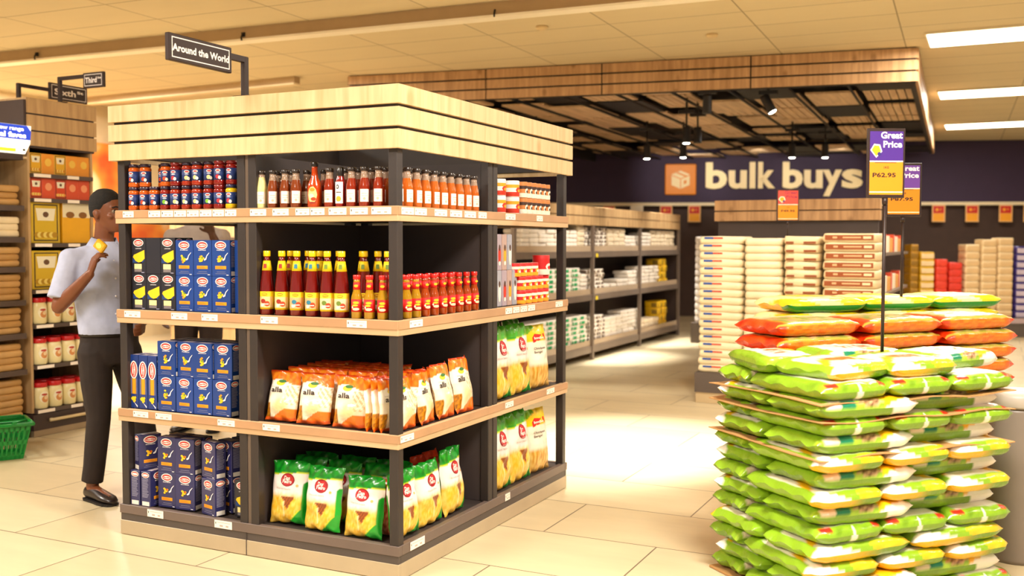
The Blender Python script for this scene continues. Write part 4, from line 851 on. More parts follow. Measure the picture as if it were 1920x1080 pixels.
for r_, zz in enumerate((.852, .543, .206)):
    for k in range(4):
        for q in range(2): MJ.place((XE-.05-.13*q, YE0+.105+k*.128, zz), R(90), 'cream red lidded jar, %s in %s row, %s jar shelf' % (lft(k, 4), ('front', 'back')[q], ('upper', 'middle', 'lowest')[r_]), 'jar', 'red lidded cream jars')
# shelving run along the aisle, ending at the oak end unit
rn = thing('wall_shelving', 'dark shelving run with stacked brown packets at left picture edge', 'shelving unit', (-4.5, .8, 0)); XF = -4.2
mb = UMB(rn); mb.box(-7.5, XE-.0, YE0-.03, YE0-.008, 2.13, 2.53, grey_d); mb.build('header_panel', rn)
mb = UMB(rn); mb.box(XF-.55, XF-.52, .2, 1.49, .002, 2.12, grey_d); mb.build('back_panel', rn)
mb = UMB(rn); mb.box(XF-.52, XF-.0, .2, 1.49, 2.08, 2.12, grey_d); mb.build('canopy_board', rn)
mb = UMB(rn); mb.box(XF-.52, XF, .2, 1.49, .002, .12, grey_d); mb.build('base', rn)
RSH = [1.744, 1.51, 1.29, 1.042, .795, .525, .16]; ys_ = RSH
for k, zz in enumerate(ys_):
    mb = UMB(rn); mb.box(XF-.52, XF+.005, .2, 1.488, zz-.04, zz, steel); sh = mb.build('shelf', rn)
def pillow(nm, w, d, h, col, cat='packet', band=None, rough=.45, seed=0, bcol2=None, side=None):
    """a filled packet lying flat, base at z=0"""
    rnd = random.Random(seed); mb = MB(); n = 12; m_ = 8; pm = mat('packet_'+col[1:]+('_%d' % (rough*100)), col, rough, var=.08, bump=.2, coat=.2)
    bm2 = mat('band_'+band[1:], band, rough, var=.05) if band else pm; s0 = rnd.random()*30; ring_n = 28
    prof = [(-1, .72), (-.9, .9), (-.6, 1.0), (0, 1.03), (.6, 1.0), (.9, .9), (1, .72)]
    vs = []; 
    def se(a, e): return math.copysign(abs(math.cos(a))**e, math.cos(a)), math.copysign(abs(math.sin(a))**e, math.sin(a))
    levels = [(.0, .55), (.0, .94), (.08, .97), (.25, .995), (.5, 1.0), (.75, .995), (.92, .97), (1.0, .94), (1.0, .45), (1.0, .0)]
    for j, (zf, sc) in enumerate(levels):
        for i in range(ring_n):
            a = 2*PI*i/ring_n; cx, cy = se(a, .25); nz = noise.noise(Vector((cx*2+s0, cy*2, j*.35)))
            vs.append((cx*w/2*sc*(1+.03*nz), cy*d/2*sc*(1+.03*nz), max(0, zf*h*(1+.06*nz)) if j > 1 else 0))
    fs = []; ms = []
    k0 = len(mb.v)
    for j in range(len(levels)-1):
        for i in range(ring_n):
            mm = bm2 if (band and 2 <= j <= 4 and (side is None or side(i/ring_n))) else pm
            fs.append((j*ring_n+i, j*ring_n+(i+1) % ring_n, (j+1)*ring_n+(i+1) % ring_n, (j+1)*ring_n+i)); ms.append(mm)
    mb.mi(pm); mb.mi(bm2)
    mb.v += [Vector(v) for v in vs]
    for f, mm in zip(fs, ms): mb.f.append(list(f)); mb.m.append(mb.mi(mm)); mb.s.append(True)
    mb.f.append(list(range(ring_n))[::-1]); mb.m.append(mb.mi(pm)); mb.s.append(False)
    return mb
def PP(nm, *a, cat='packet', **k): return Proto(tag(pillow(nm, *a, **k).build(nm), 'x', cat))
BR = [PP('brown_packet', .26, .30, .048, '#c89a5c', seed=1), PP('brown_packet', .26, .30, .048, '#b98a4c', seed=2), PP('pale_packet', .26, .30, .05, '#f0dcb4', seed=3)]
cnt = {0: 3, 1: 4, 2: 4, 3: 4, 4: 4, 5: 5, 6: 6}
for s_ in range(7):
    zz = ys_[s_]
    for c_ in range(3):
        for k in range(cnt[s_]):
            hh_ = .049
            if zz+(k+1)*hh_ > ([9]+[v-.042 for v in ys_])[s_]: break
            pr_ = BR[2] if s_ == 1 else BR[(k+c_) % 2]
            pr_.place((XF-.165+random.uniform(-.008, .008), 1.345-c_*.275+random.uniform(-.004, .004), zz+.001+k*hh_), R(90+random.uniform(-2, 2)), '%s packet, %s in the %s stack, %s left shelf' % (('pale' if s_ == 1 else 'brown'), ('bottom' if k == 0 else ORD[k]+' up'), ('right', 'middle', 'left')[c_], dwn(s_, 7)), 'packet', 'stacked packets on the left shelving')
# promo sign facing the aisle
pm_ = thing('promo_sign', 'curved blue white and yellow promotion sign on the left shelving', 'sign', (-4.19, 1.50, 2.125), R(90))
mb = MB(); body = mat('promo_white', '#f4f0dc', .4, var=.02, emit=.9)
mb.box(-1.2, .0, .0, .02, 0, .21, body); mb.poly([(0, 0, 0), (.045, 0, .08), (.055, 0, .21), (0, 0, .21)], body); mb.poly([(0, .02, 0), (0, .02, .21), (.055, .02, .21), (.045, .02, .08)], body)
mb.poly([(0, 0, 0), (0, .02, 0), (.045, .02, .08), (.045, 0, .08)], body); mb.poly([(.045, 0, .08), (.045, .02, .08), (.055, .02, .21), (.055, 0, .21)], body); mb.poly([(0, 0, .21), (.055, 0, .21), (.055, .02, .21), (0, .02, .21)], body)
mb.build('sign_body', pm_); mb = MB()
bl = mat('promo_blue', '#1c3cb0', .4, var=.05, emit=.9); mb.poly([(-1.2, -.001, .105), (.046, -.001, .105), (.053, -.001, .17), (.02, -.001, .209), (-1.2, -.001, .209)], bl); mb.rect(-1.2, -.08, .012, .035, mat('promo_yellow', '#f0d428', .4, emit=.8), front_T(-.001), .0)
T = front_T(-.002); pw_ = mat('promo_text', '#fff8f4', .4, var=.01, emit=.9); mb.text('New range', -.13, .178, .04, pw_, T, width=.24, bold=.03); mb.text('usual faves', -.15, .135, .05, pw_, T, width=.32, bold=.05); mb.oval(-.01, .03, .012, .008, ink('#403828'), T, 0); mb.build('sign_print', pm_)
aisle_sign('dark aisle sign reading Third on a bent post above the end unit', (-4.24, 1.86, 2.551), (-3.87, 1.86), (1, 0, 0), .215, .115, 2.70, 'Third', 'Ave', arm_z=2.735)
aisle_sign('dark aisle sign reading Sixth partly behind the other sign', (-4.40, 1.62, 2.551), (-4.40, 2.07), (0, 1, 0), .36, .13, 2.66, 'Sixth', 'St', arm_z=2.665)

# shopping basket
bk = thing('shopping_basket', 'green plastic shopping basket standing on the floor at left edge', 'basket', (-3.84, .90, 0), R(60))
gm = mat('green_plastic', '#0c8c34', .35, var=.05, coat=.2)
def bw_(x, z): return x
def basket_wall(mb, A, B, A2, B2, nx, th):
    # wall with slots: bars between A-B (bottom) and A2-B2 (top)
    def P_(s, t): return (Vector(A).lerp(Vector(B), s)).lerp(Vector(A2).lerp(Vector(B2), s), t)
    def bar(s0, s1, t0, t1):
        q = [P_(s0, t0), P_(s1, t0), P_(s1, t1), P_(s0, t1)]; n_ = (q[1]-q[0]).cross(q[3]-q[0]).normalized()*th; vs = q+[p-n_ for p in q]
        mb.add(vs, [(0, 1, 2, 3), (7, 6, 5, 4), (0, 4, 5, 1), (1, 5, 6, 2), (2, 6, 7, 3), (3, 7, 4, 0)], gm)
    for (t0, t1) in ((0, .1), (.42, .54), (.82, 1)): bar(0, 1, t0, t1)
    for k in range(nx+1):
        s = k/nx; w_ = .18/nx
        bar(max(0, s-w_), min(1, s+w_), .0, 1)
a, b, h = .19, .13, .24; a2, b2 = .24, .17
mb = MB(); mb.box(-a, a, -b, b, .002, .008, gm); bot = [(-a, -b, .005), (a, -b, .005), (a, b, .005), (-a, b, .005)]; top = [(-a2, -b2, h), (a2, -b2, h), (a2, b2, h), (-a2, b2, h)]
for k in range(4): basket_wall(mb, bot[k], bot[(k+1) % 4], top[k], top[(k+1) % 4], (14, 10)[k % 2], .004)
mb.build('basket_body', bk); mb = MB(); e_ = .018
for k in range(4):
    p = Vector(top[k]); q = Vector(top[(k+1) % 4]); o_ = 1+.07; mb.tube([(p.x*1.03, p.y*1.03, h), (q.x*1.03, q.y*1.03, h)], .013, gm, 8)
mb.build('rim', bk)
mb = MB(); mb.tube([(-a2*.5, -b2*1.05, h+.015), (-a2*.9, -b2*.8, h+.02), (a2*.9, -b2*.8, h+.02), (a2*.5, -b2*1.05, h+.015)], .008, gm, 8); mb.build('handle', bk)
mb = MB(); mb.tube([(-a2*.9, b2*.7, h+.02), (a2*.9, b2*.7, h+.02)], .008, gm, 8); mb.build('handle', bk)

# ---------------------------------------------------------------- steel shelving run behind the stand
XR = -2.29; run = thing('steel_shelving', 'long steel shelving run with oak header full of white packs', 'shelving unit', (XR-.3, 9.0, 0)); st2 = mat('steel_light', '#7c6c60', .4, var=.06, metal=.3)
Y0r, Y1r = 5.9, 12.05; ups = [5.92, 8.22, 10.09, 12.03]
mb = UMB(run); mb.box(XR-.62, XR-.6, Y0r, Y1r, .02, 1.93, grey_d); mb.build('back_panel', run)
for z0, z1 in ((1.70, 1.81), (1.82, 1.935)):
    mb = UMB(run); mb.cbox(XR-.03, XR+.01, Y0r, Y1r, z0, z1, wood('oak_run', '#c4a070', '#946c40', 'Z') if z0 < 1.75 else bpy.data.materials['oak_run'], .002); mb.build('header_board', run)
mb = UMB(run); mb.box(XR-.6, XR-.03, Y0r, Y1r, 1.86, 1.93, grey_d); mb.build('header_top', run)
for y in ups: mb = UMB(run); mb.box(XR-.03, XR+.012, y-.025, y+.025, 0.002, 1.70, st2); mb.build('upright', run)
mb = UMB(run); mb.box(XR-.6, XR-.0, Y1r-.02, Y1r, 0.01, 1.70, grey_d); mb.build('end_panel', run)
RZ = [(1.375, 1.30), (.83, .755), (.175, .09)]
for zt, zb in RZ:
    mb = UMB(run); mb.box(XR-.6, XR-.032, Y0r, Y1r-.02, zt-.05, zt, st2); sh = mb.build('shelf', run)
    mb = UMB(run); mb.box(XR-.03, XR-.0, Y0r, Y1r, zb, zt+.0, st2); mb.build('price_rail', sh)
    mb = UMB(run); mb.box(XR-.0295, XR-.022, Y0r, Y1r, zt, zt+.07, mat('clear_riser', '#b8a084', .2, var=.03)); mb.build('riser', sh)
for y, zt in ((8.32, 1.345), (8.32, .80)): mb = UMB(run); mb.box(XR+.0005, XR+.004, y, y+.07, zt-.045, zt, ink('#e8c820')); mb.build('yellow_tag', run)
WP = {'w': PP('white_pack', .22, .24, .05, '#ece0d0', seed=11), 'g': PP('white_green_pack', .24, .24, .055, '#ece0d0', band='#14a05c', seed=12, side=lambda f: (f*9) % 1 < .6), 'k': PP('white_dark_pack', .19, .22, .05, '#ece0d0', band='#6b5444', seed=13, side=lambda f: (f*8) % 1 < .5),
      'y': PP('yellow_pack', .20, .24, .10, '#e8b80c', band='#8a6a10', seed=14, side=lambda f: (f*8) % 1 < .25), 'c': PP('cream_pack', .22, .24, .058, '#e4d0b0', seed=15)}
WN = {'w': 'white pack', 'g': 'white pack with green band', 'k': 'white pack with dark band', 'y': 'yellow pack', 'c': 'cream pack'}
WH = {'w': .052, 'g': .057, 'k': .052, 'y': .103, 'c': .06}; WW = {'w': .235, 'g': .25, 'k': .205, 'y': .22, 'c': .235}
# per shelf: list of (kind, columns, rows) along y from y=7.0
plan = [[('w', 7, 5), ('c', 1, 6), ('k', 4, 6), ('c', 3, 5), ('w', 3, 4), ('w', 2, 5), ('c', 5, 5)],
        [('g', 7, 6), ('w', 1, 5), ('k', 3, 6), ('w', 2, 2), ('w', 2, 3), ('w', 2, 5), ('w', 4, 6), ('y', 2, 4)],
        [('g', 8, 7), ('k', 3, 7), ('w', 3, 6), ('w', 3, 7), ('c', 4, 3), ('y', 2, 4)]]
tot = 0
for s_, row in enumerate(plan):
    y = 6.32; col_i = 0
    for kd, nc, nr in row:
        for c_ in range(nc):
            if y > 11.9: break
            for r_ in range(nr):
                zz = RZ[s_][0]+.001+r_*WH[kd]
                WP[kd].place((XR-.175+random.uniform(-.012, .012), y+random.uniform(-.004, .004), zz), R(90+random.uniform(-3, 3)), '%s, %s up in column %s of the %s steel shelf' % (WN[kd], ORD[r_], 'number '+ORD[col_i] if col_i < 20 else 'last', ('top', 'middle', 'bottom')[s_]), 'packet', 'packs on the steel shelving'); tot += 1
            y += WW[kd]; col_i += 1
print('packs', tot)

for y in (7.6, 9.3, 11.0): spot((-.9, y, 3.15), (-2.35, y, 1.0), 170, 62, (1, .95, .86), .8, .06)
spot((.5, 3.9, 3.3), (.5, 5.6, .9), 110, 60, (1, .95, .86), .8, .06)
# ---------------------------------------------------------------- sack stacks in the middle distance
pl = thing('stack_plinth', 'low grey and beige plinth under the stacks of white sacks', 'plinth', (.62, 5.75, 0))
mb = UMB(pl); mb.box(-.19, 1.42, 5.41, 6.05, .10, .284, mat('plinth_grey', '#5c5048', .5, var=.05)); mb.build('plinth_band', pl)
mb = UMB(pl); mb.box(-.18, 1.41, 5.42, 6.04, .002, .0995, mat('plinth_beige', '#c8b088', .5, var=.05)); mb.build('plinth_foot', pl)
def sack(nm, w, d, h, base, kind, seed):
    mb = pillow(nm, w, d, h, base, seed=seed, rough=.5); f = -d/2
    T = face_T((0, f-.004, 0), (1, 0, 0), (0, 0, 1))
    if kind == 'rb': mb.rect(-w*.36, -w*.16, h*.66, h*.92, ink('#1c4ca0'), T); mb.rect(-w*.16, w*.06, h*.70, h*.88, ink('#d02818'), T)
    if kind == 'br': mb.rect(-w*.42, -w*.20, h*.08, h*.36, ink('#8a4418'), T); mb.rect(w*.08, w*.42, h*.08, h*.36, ink('#8a4418'), T)
    if kind == 'bs':
        mb.rect(-w*.44, w*.42, h*.25, h*.82, ink('#944818'), T); mb.rect(-w*.3, -w*.22, h*.45, h*.65, ink('#e0b080'), T, .0006); mb.rect(-w*.12, w*.2, h*.47, h*.62, ink('#e0b080'), T, .0006); mb.rect(w*.24, w*.38, h*.4, h*.66, ink('#f0d4a8'), T, .0006)
    return Proto(tag(mb.build(nm), 'x', 'sack'))
defs = [(-.178, .235, .0697, 'rb', 'cream sack with blue and red stripe', '#ebdab4'), (.24, .585, .0688, '', 'plain cream sack', '#ebdab4'), (.595, .91, .0738, 'br', 'cream sack with two brown marks', '#e8d2a6'), (.925, 1.40, .0800, 'bs', 'brown sided sack with cream writing', '#e8d2a6')]
for q, (x0, x1, ph, kd, lb, base) in enumerate(defs):
    w = x1-x0-.006; n = (18, 18, 17, 16)[q]
    pr_ = sack('rice_sack', w, .5, ph*.985, base, kd, 20+q); zoff = .285
    for k in range(n):
        pr_.place(((x0+x1)/2+random.uniform(-.005, .005), 5.42+.265+random.uniform(-.004, .004), zoff+.001+k*ph), R(random.uniform(-.8, .8)), '%s, %s counted up from the plinth' % (lb, ORD[k] if k < 20 else 'last'), 'sack', 'sacks stacked on the plinth')
# oak headed unit behind the stacks
eu = thing('oak_header_unit', 'dark shelving unit with two oak header boards behind the sack stacks', 'shelving unit', (.5, 6.75, 0))
mb = UMB(eu); mb.box(-.30, 1.27, 6.66, 6.72, .02, 1.705, mat('dark_back', '#453835', .5, var=.05)); mb.build('front_panel', eu)
for z0, z1 in ((1.705, 1.80), (1.812, 1.915)): mb = UMB(eu); mb.cbox(-.325, 1.29, 6.6, 6.74, z0, z1, oak_c if z0 < 1.8 else oak_c, .002); mb.build('header_board', eu)
mb = UMB(eu); mb.box(-.30, 1.27, 6.72, 10.3, .002, .12, grey_d); mb.build('base', eu)
mb = UMB(eu); mb.box(.45, .5, 6.72, 10.3, .12, 1.7, grey_d); mb.build('spine_panel', eu)
for zz in (.5, .95, 1.38): mb = UMB(eu); mb.box(.5, 1.27, 6.72, 10.3, zz-.03, zz, st2); mb.build('shelf', eu)
mb = MB(); mb.cbox(-.07, .07, -.05, .05, 0, .16, mat('carton_e0a050', '#e0a050', .5), .004); BX1 = Proto(tag(mb.build('small_carton'), 'x', 'carton'))
mb = MB(); mb.cbox(-.07, .07, -.05, .05, 0, .2, mat('carton_d04828', '#d04828', .5), .004); BX2 = Proto(tag(mb.build('small_carton'), 'x', 'carton'))
mb = MB(); mb.cbox(-.07, .07, -.05, .05, 0, .18, mat('carton_e8dcc4', '#e8dcc4', .5), .004); BX3 = Proto(tag(mb.build('small_carton'), 'x', 'carton'))
for s_, zz in enumerate((.121, .501, .951, 1.381)):
    for k in range(16):
        (BX1, BX3, BX2, BX1, BX3)[(k*7+s_*3) % 5].place((1.19, 6.86+k*.2, zz), R(90), 'small carton, %s along the %s side shelf right of the oak header' % (ORD[k]+' from the front', ('lowest', 'second', 'third', 'highest')[s_]), 'carton', 'cartons on the side shelf')

# blurred stacks by the far wall
def stack(x, y, rz, n, ph, w, d, col, band, nm, lb, grp, zo, seed):
    pr_ = Proto(tag(pillow(nm, w, d, ph*.97, col, seed=seed, band=band, side=(lambda f: .66 < f < .84)).build(nm), 'x', 'pack'))
    for k in range(n): pr_.place((x, y, zo+.001+k*ph), rz, '%s, %s from the bottom' % (lb, ORD[k]), 'pack', grp)
def farp(px, D): p = at(px, 600, D); return p.x, p.y
fp = at(1835, 600, 16.2); fl = at(1700, 600, 16.2); frz = -YAW
pb = thing('far_plinth', 'long low pale edged plinth under the far stacks at right', 'plinth', (fp.x, fp.y, 0), frz)
mb = MB(); mb.box(-1.3, 2.2, -.3, .35, .002, .30, mat('plinth_grey', '#5c5048', .5)); mb.build('plinth_body', pb); mb = MB(); mb.box(-1.31, 2.21, -.32, -.3005, .22, .302, mat('plinth_lilac', '#b8a0a0', .5)); mb.build('plinth_edge', pb)
FZ = .302
for px, wpx, top, col, band, lb, nm in ((1708, 16, 458, '#b88414', '#8c6410', 'golden pack in the thin stack', 'golden_pack'), (1732, 30, 472, '#d8a81c', '#f0d0a0', 'yellow pack with pale centre in the wider stack', 'yellow_pack'), (1759, 24, 486, '#e03c24', None, 'red pack in the left red stack', 'red_pack'), (1785, 27, 492, '#dc3420', None, 'red pack in the right red stack', 'red_pack'),
        (1816, 30, 458, '#ecd0a0', '#dcb884', 'beige pack in the left beige stack', 'beige_pack'), (1847, 31, 449, '#ecd0a0', '#dcb884', 'beige pack in the middle beige stack', 'beige_pack'), (1878, 31, 446, '#ecd0a0', '#dcb884', 'beige pack in the right beige stack', 'beige_pack'), (1909, 28, 462, '#3c2c78', '#c8b8c8', 'purple pack in the purple stack', 'purple_pack')):
    D = 16.1; p = at(px, 500, D); zt = p.z+(500-top)*D/FPX; n = max(4, int(round((zt-FZ)/.112))); ph = (zt-FZ)/n
    stack(p.x, p.y, frz, n, ph, wpx*D/FPX*.93, .3, col, band, nm, lb, nm.replace('_', ' ')+'s by the far wall', FZ, int(px))
# pale stacks between steel shelving and the sacks
pq = thing('pale_stack_plinth', 'low plinth under the pale stacks right of the steel shelving', 'plinth', (-1.35, 11.2, 0)); mb = MB(); mb.box(-.42, .55, -.3, .3, .002, .3, MATS['plinth_grey']); mb.build('plinth_body', pq)
stack(-1.56, 11.2, 0, 13, .098, .36, .5, '#f0e8e0', None, 'white_pack', 'white pack in the stack right of the steel shelving', 'white stack beyond the steel shelving', .301, 91)
stack(-1.16, 11.2, 0, 12, .105, .38, .5, '#f0d898', None, 'yellow_cream_pack', 'pale yellow pack in the stack left of the sacks', 'pale yellow stack beyond the sacks', .301, 92)

# shelving glimpsed far behind through the open left bay
bg = thing('far_shelving', 'pale oak shelving far behind the stand seen through its open bays', 'shelving unit', (-7.2, 7.2, 0))
mb = MB(); mb.box(-1.2, 1.6, 0, .4, .002, 1.85, oak_l)
mb.build('shelf_body', bg)
for zz in (.3, .7, 1.1, 1.5): mb = MB(); mb.box(-1.2, 1.6, -.02, 0, zz, zz+.05, steel); mb.build('shelf_edge', bg)
# ---------------------------------------------------------------- bag piles on the floor at right
lime, lime2, yel, whi, dgr = HX('#88b022'), HX('#6c9418'), HX('#f0b010'), HX('#f6ece0'), HX('#0c7c58')
film2 = film
def flat_bag(nm, w, d, h, paint, seed, cat='rice bag', decals=None, nu=36, nv=20):
    """bag lying flat: long side along x, base at z=0; paint(u along length, v across: 0 front edge .. 1 back, side)"""
    rnd = random.Random(seed); mb = MB(); s0 = rnd.random()*50
    def surf(u, v, side):
        a = 2*u-1; b = 2*v-1; f = max(0, 1-abs(a)**5)**.5*max(0, 1-abs(b)**9)**.42
        pin = 1-.07*(1-abs(b))*sm(.75, 1, abs(a)); x = a*w/2*pin; y = b*d/2*(1-.10*sm(.7, 1, abs(a)))
        z = h/2+side*h/2*f*(1+.05*noise.noise(Vector((x*9+s0, y*9, side))))
        z += .005*noise.noise(Vector((x*24, y*24+s0, side*2)))*f
        z += .010*math.sin(y*55+s0)*sm(.84, 1, abs(a))*.7
        x += .010*noise.noise(Vector((y*16, s0, 1)))*abs(a)**6; y += .008*noise.noise(Vector((x*10, s0, 5)))*abs(b)**5
        return Vector((x, y, max(z, 0) if side < 0 else z))
    for side in (1, -1):
        k = len(mb.v); vs = []; fs = []
        for j in range(nv+1):
            t = j/nv; v = .5-.5*math.cos(t*PI)                     # more rows near the edges
            for i in range(nu+1):
                u = i/nu; vs.append(surf(u, v, side)); tt = t*1.9 if t < .22 else .418+(t-.22)*.746; mb.col[k+j*(nu+1)+i] = paint(u, tt, side)
        for j in range(nv):
            for i in range(nu):
                q = (j*(nu+1)+i, j*(nu+1)+i+1, (j+1)*(nu+1)+i+1, (j+1)*(nu+1)+i); fs.append(q if side > 0 else q[::-1])
        mb.add(vs, fs, film2, True)
    if decals: decals(mb, surf)
    return Proto(tag(mb.build(nm), 'x', cat))
def p_green(u, v, side):
    # long side: lime flank, white end, banner and photo oval on the upper part of the flank
    n = noise.noise(Vector((u*9, v*9, side))); c = lerp(lime, HX('#a8c838'), sm(-.3, .4, n))
    if side < 0 and v < .35: return lerp(lime2, lime, sm(0, .3, v)) if u < .72 else whi
    if side < 0: return lime2
    if u > .62+.75*v and v < .46: return whi
    if v > .33:
        c = lerp(HX('#f4e8d8'), whi, .5+n)
        if .22 < v-.1*u < .42 and u > .45: c = yel
        if v > .8: c = lime
        if u < .12 or u > .93: c = lime
        if .35 < u < .75 and .55 < v < .68: c = HX('#e07030') if math.sin(u*70) > -.2 else whi
    elif v > .07:
        if .20 < u < .36: c = dgr
        elif .38 < u < .62 and abs((u-.5)/.12)**2+abs((v-.20)/.13)**2 < 1: c = lerp(HX('#5c2c14'), HX('#d8b080'), .5+.5*math.sin(u*160)*math.sin(v*90))
        elif u < .20 and u > .06: c = lerp(whi, yel, .3)
        elif u > .62: c = yel
    return c
def p_yellow(u, v, side):
    n = noise.noise(Vector((u*9, v*9, side+3))); c = lerp(yel, HX('#f4c828'), .5+n)
    if side < 0: return lerp(yel, lime2, sm(.3, .7, u)) if v < .4 else lime
    if v < .3:
        if u < .42-.8*v: return whi
        if u < .60-.3*v or v > .22: return lime
        return c
    c = lerp(whi, HX('#f4e4c8'), .5+n)
    if abs(v-.45-.15*math.sin(u*4)) < .05: c = yel
    if .3 < u < .7 and .55 < v < .66: c = HX('#d8702c')
    if v > .75 or u < .06 or u > .94: c = lime
    return c
def p_back(u, v, side):
    n = noise.noise(Vector((u*9, v*9, side+7))); c = lerp(lime, lime2, sm(-.2, .6, n))
    if side < 0 and v < .4: return whi if abs(u-.5) < .03 else lerp(lime, lime2, .6)
    if v < .34:
        if (u-.14)**2/.008+(v-.24)**2/.006 < 1 or (u-.86)**2/.008+(v-.24)**2/.006 < 1: return HX('#c82418')
        if abs(u-.5) < .025 and v < .22: return whi
        return c
    return lerp(whi, c, sm(.5, .6, abs(u-.5)*1.6))
def p_orange(u, v, side):
    n = noise.noise(Vector((u*11, v*11, side))); c = lerp(HX('#e86410'), HX('#f08a20'), sm(-.3, .3, n))
    if u < .1 or u > .9: c = lerp(HX('#d82808'), HX('#e85010'), .5+n)
    if side > 0 and v > .25 and .12 < u < .88: c = lerp(HX('#c8a070'), HX('#8a9a3c'), sm(-.2, .3, n)) if v < .7 else HX('#e8d0a0')
    if side > 0 and .16 < v < .25: c = HX('#b8b040')
    return c
def p_lemon(u, v, side):
    if side < 0: return HX('#0c8c28') if v < .5 else yel
    c = HX('#f4d418') if math.sin(u*9+v*5) > -.3 else HX('#fff4b0')
    return HX('#f8ecc0') if .3 < v < .6 and .2 < u < .7 else c
FB = {'g': [flat_bag('rice_bag', .50, .35, .080, p_green, s_) for s_ in (1, 2)], 'y': [flat_bag('rice_bag', .50, .35, .080, p_yellow, s_) for s_ in (3,)], 'b': [flat_bag('rice_bag', .36, .49, .079, p_back, s_) for s_ in (4, 5)], 'f': [flat_bag('rice_bag', .36, .49, .079, p_yellow, 6)]}
FN = {'g': 'lime green bag with white corner', 'y': 'yellow and white bag', 'b': 'green bag end with red ovals', 'f': 'short yellow and white bag end'}
PR = R(90-25.8+0) ; TH = YAW
ang = -YAW+R(23)                                   # direction of the right hand face of the pile
RD_ = Vector((math.cos(ang), math.sin(ang), 0)); LD = Vector((-math.sin(ang), math.cos(ang), 0)); PC = at(1540, 800, 3.85); PC.z = 0
cb = mat('cardboard', '#b98a54', .8, var=.06)
def base_sheet(r, l, w, d, lb):
    mb = MB(); mb.cbox(-w/2, w/2, -d/2, d/2, .002, .011, cb, .001); o = mb.build('floor_board'); p = PC+RD_*r+LD*l; o.location = (p.x, p.y, 0); o.rotation_euler = (0, 0, ang); tag(o, lb, 'board')
base_sheet(.5, .37, 1.0, .74, 'thin board on the floor under the green rice bag pile')
def pl_(r, l, z, sp=1.0): p = PC+RD_*(.5+(r-.5)*sp)+LD*(.36+(l-.36)*sp); return (p.x, p.y, z)
lay = 13; LZ = .0705; z0 = .012
seqs = ['gbfgbyfbgfbgb', ]
order = ['Y', 'g', 'f', 'Y', 'b', 'y', 'g', 'f', 'g', 'b', 'Y', 'b', 'g']     # bottom to top
order = ['b', 'g', 'f', 'y', 'b', 'g', 'f', 'g', 'f', 'g', 'b', 'g', 'b']
SIDE = {'b': 3, 'f': 3, 'g': 2, 'y': 2}
for k, kd in enumerate(order):
    zz = z0+k*LZ; jr = random.uniform(-.02, .02); jl = random.uniform(-.02, .015); gn = '%s layer from bottom' % ORD[k]; sp = 1+.05*(1-k/13)
    if kd in 'gy':
        for i in range(2):
            for j in range(2):
                nm = FN[kd]; pr_ = FB[kd][(i+k) % len(FB[kd])]
                pr_.place(pl_(.245+i*.495+jr, .17+j*.352+jl, zz, sp), ang+R(random.uniform(-2, 2))+(PI if j else 0), '%s, %s %s of the %s' % (nm, ('front', 'back')[j], ('left', 'right')[i], gn), 'rice bag', 'rice bags on the pallet')
    else:
        for i in range(3):
            pr_ = FB[kd][(i+k) % len(FB[kd])]
            pr_.place(pl_(.165+i*.338+jr, .23+jl, zz, sp), ang+R(random.uniform(-2, 2)), '%s, %s of the %s' % (FN[kd], ('left', 'middle', 'right')[i], gn), 'rice bag', 'rice bags on the pallet', scale=(.95, 1, 1))
        pr_ = FB['g'][k % 2]
        pr_.place(pl_(.25+jr, .60+jl, zz, sp), ang, 'lime green bag lying across the back left of the %s' % gn, 'rice bag', 'rice bags on the pallet', scale=(1, .66, 1)); pr_.place(pl_(.75+jr, .60+jl, zz, sp), ang, 'lime green bag lying across the back right of the %s' % gn, 'rice bag', 'rice bags on the pallet', scale=(1, .66, 1))
# top loose layer
zt = z0+lay*LZ
for (r, l, da, kd, lb) in ((.16, .50, 75, 'g', 'pale rice bag at the far left of the pile top'), (.22, .20, 12, 'y', 'yellow white rice bag on the left of the pile top'), (.55, .18, 4, 'y', 'white yellow rice bag at the middle front of the pile top'), (.62, .55, -6, 'g', 'rice bag at the middle back of the pile top'), (.93, .30, 8, 'g', 'rice bag at the right end of the pile top')):
    FB[kd][0].place(pl_(r, l, zt), ang+R(da), lb, 'rice bag', 'rice bags on the pallet', scale=(.86 if kd == 'g' else .72, .8 if kd == 'g' else .95, .95))
# cardboard interleaves
for k, (kz, lb) in enumerate(((12, 'cardboard sheet directly beneath the top bag layers'), (11, 'second cardboard sheet from the top in the bag pile'), (9, 'lowest and longest brown cardboard sheet in the bag pile'))):
    zz = z0+kz*LZ-.0015; mb = MB(); vs = []; fs = []; n = 16
    for j in range(5):
        for i in range(n+1): r = -.015+i/n*1.03; l = -.015+j/4*.75; vs.append((r, l, .006*math.sin(i*.9+k*2+j)-.004))
    m0 = len(vs); vs += [(x, y, z-.004) for x, y, z in vs]
    for j in range(4):
        for i in range(n): a = j*(n+1)+i; fs += [(a, a+1, a+n+2, a+n+1), (m0+a, m0+a+n+1, m0+a+n+2, m0+a+1)]
    for i in range(n): fs += [(i, m0+i, m0+i+1, i+1), (4*(n+1)+i, 4*(n+1)+i+1, m0+4*(n+1)+i+1, m0+4*(n+1)+i)]
    for j in range(4): a = j*(n+1); b = a+n+1; fs += [(a, b, m0+b, m0+a), (a+n, m0+a+n, m0+b+n, b+n)]
    mb.add(vs, fs, cb); o = mb.build('cardboard_sheet'); o.location = (PC.x, PC.y, zz); o.rotation_euler = (0, 0, ang); tag(o, lb, 'cardboard')
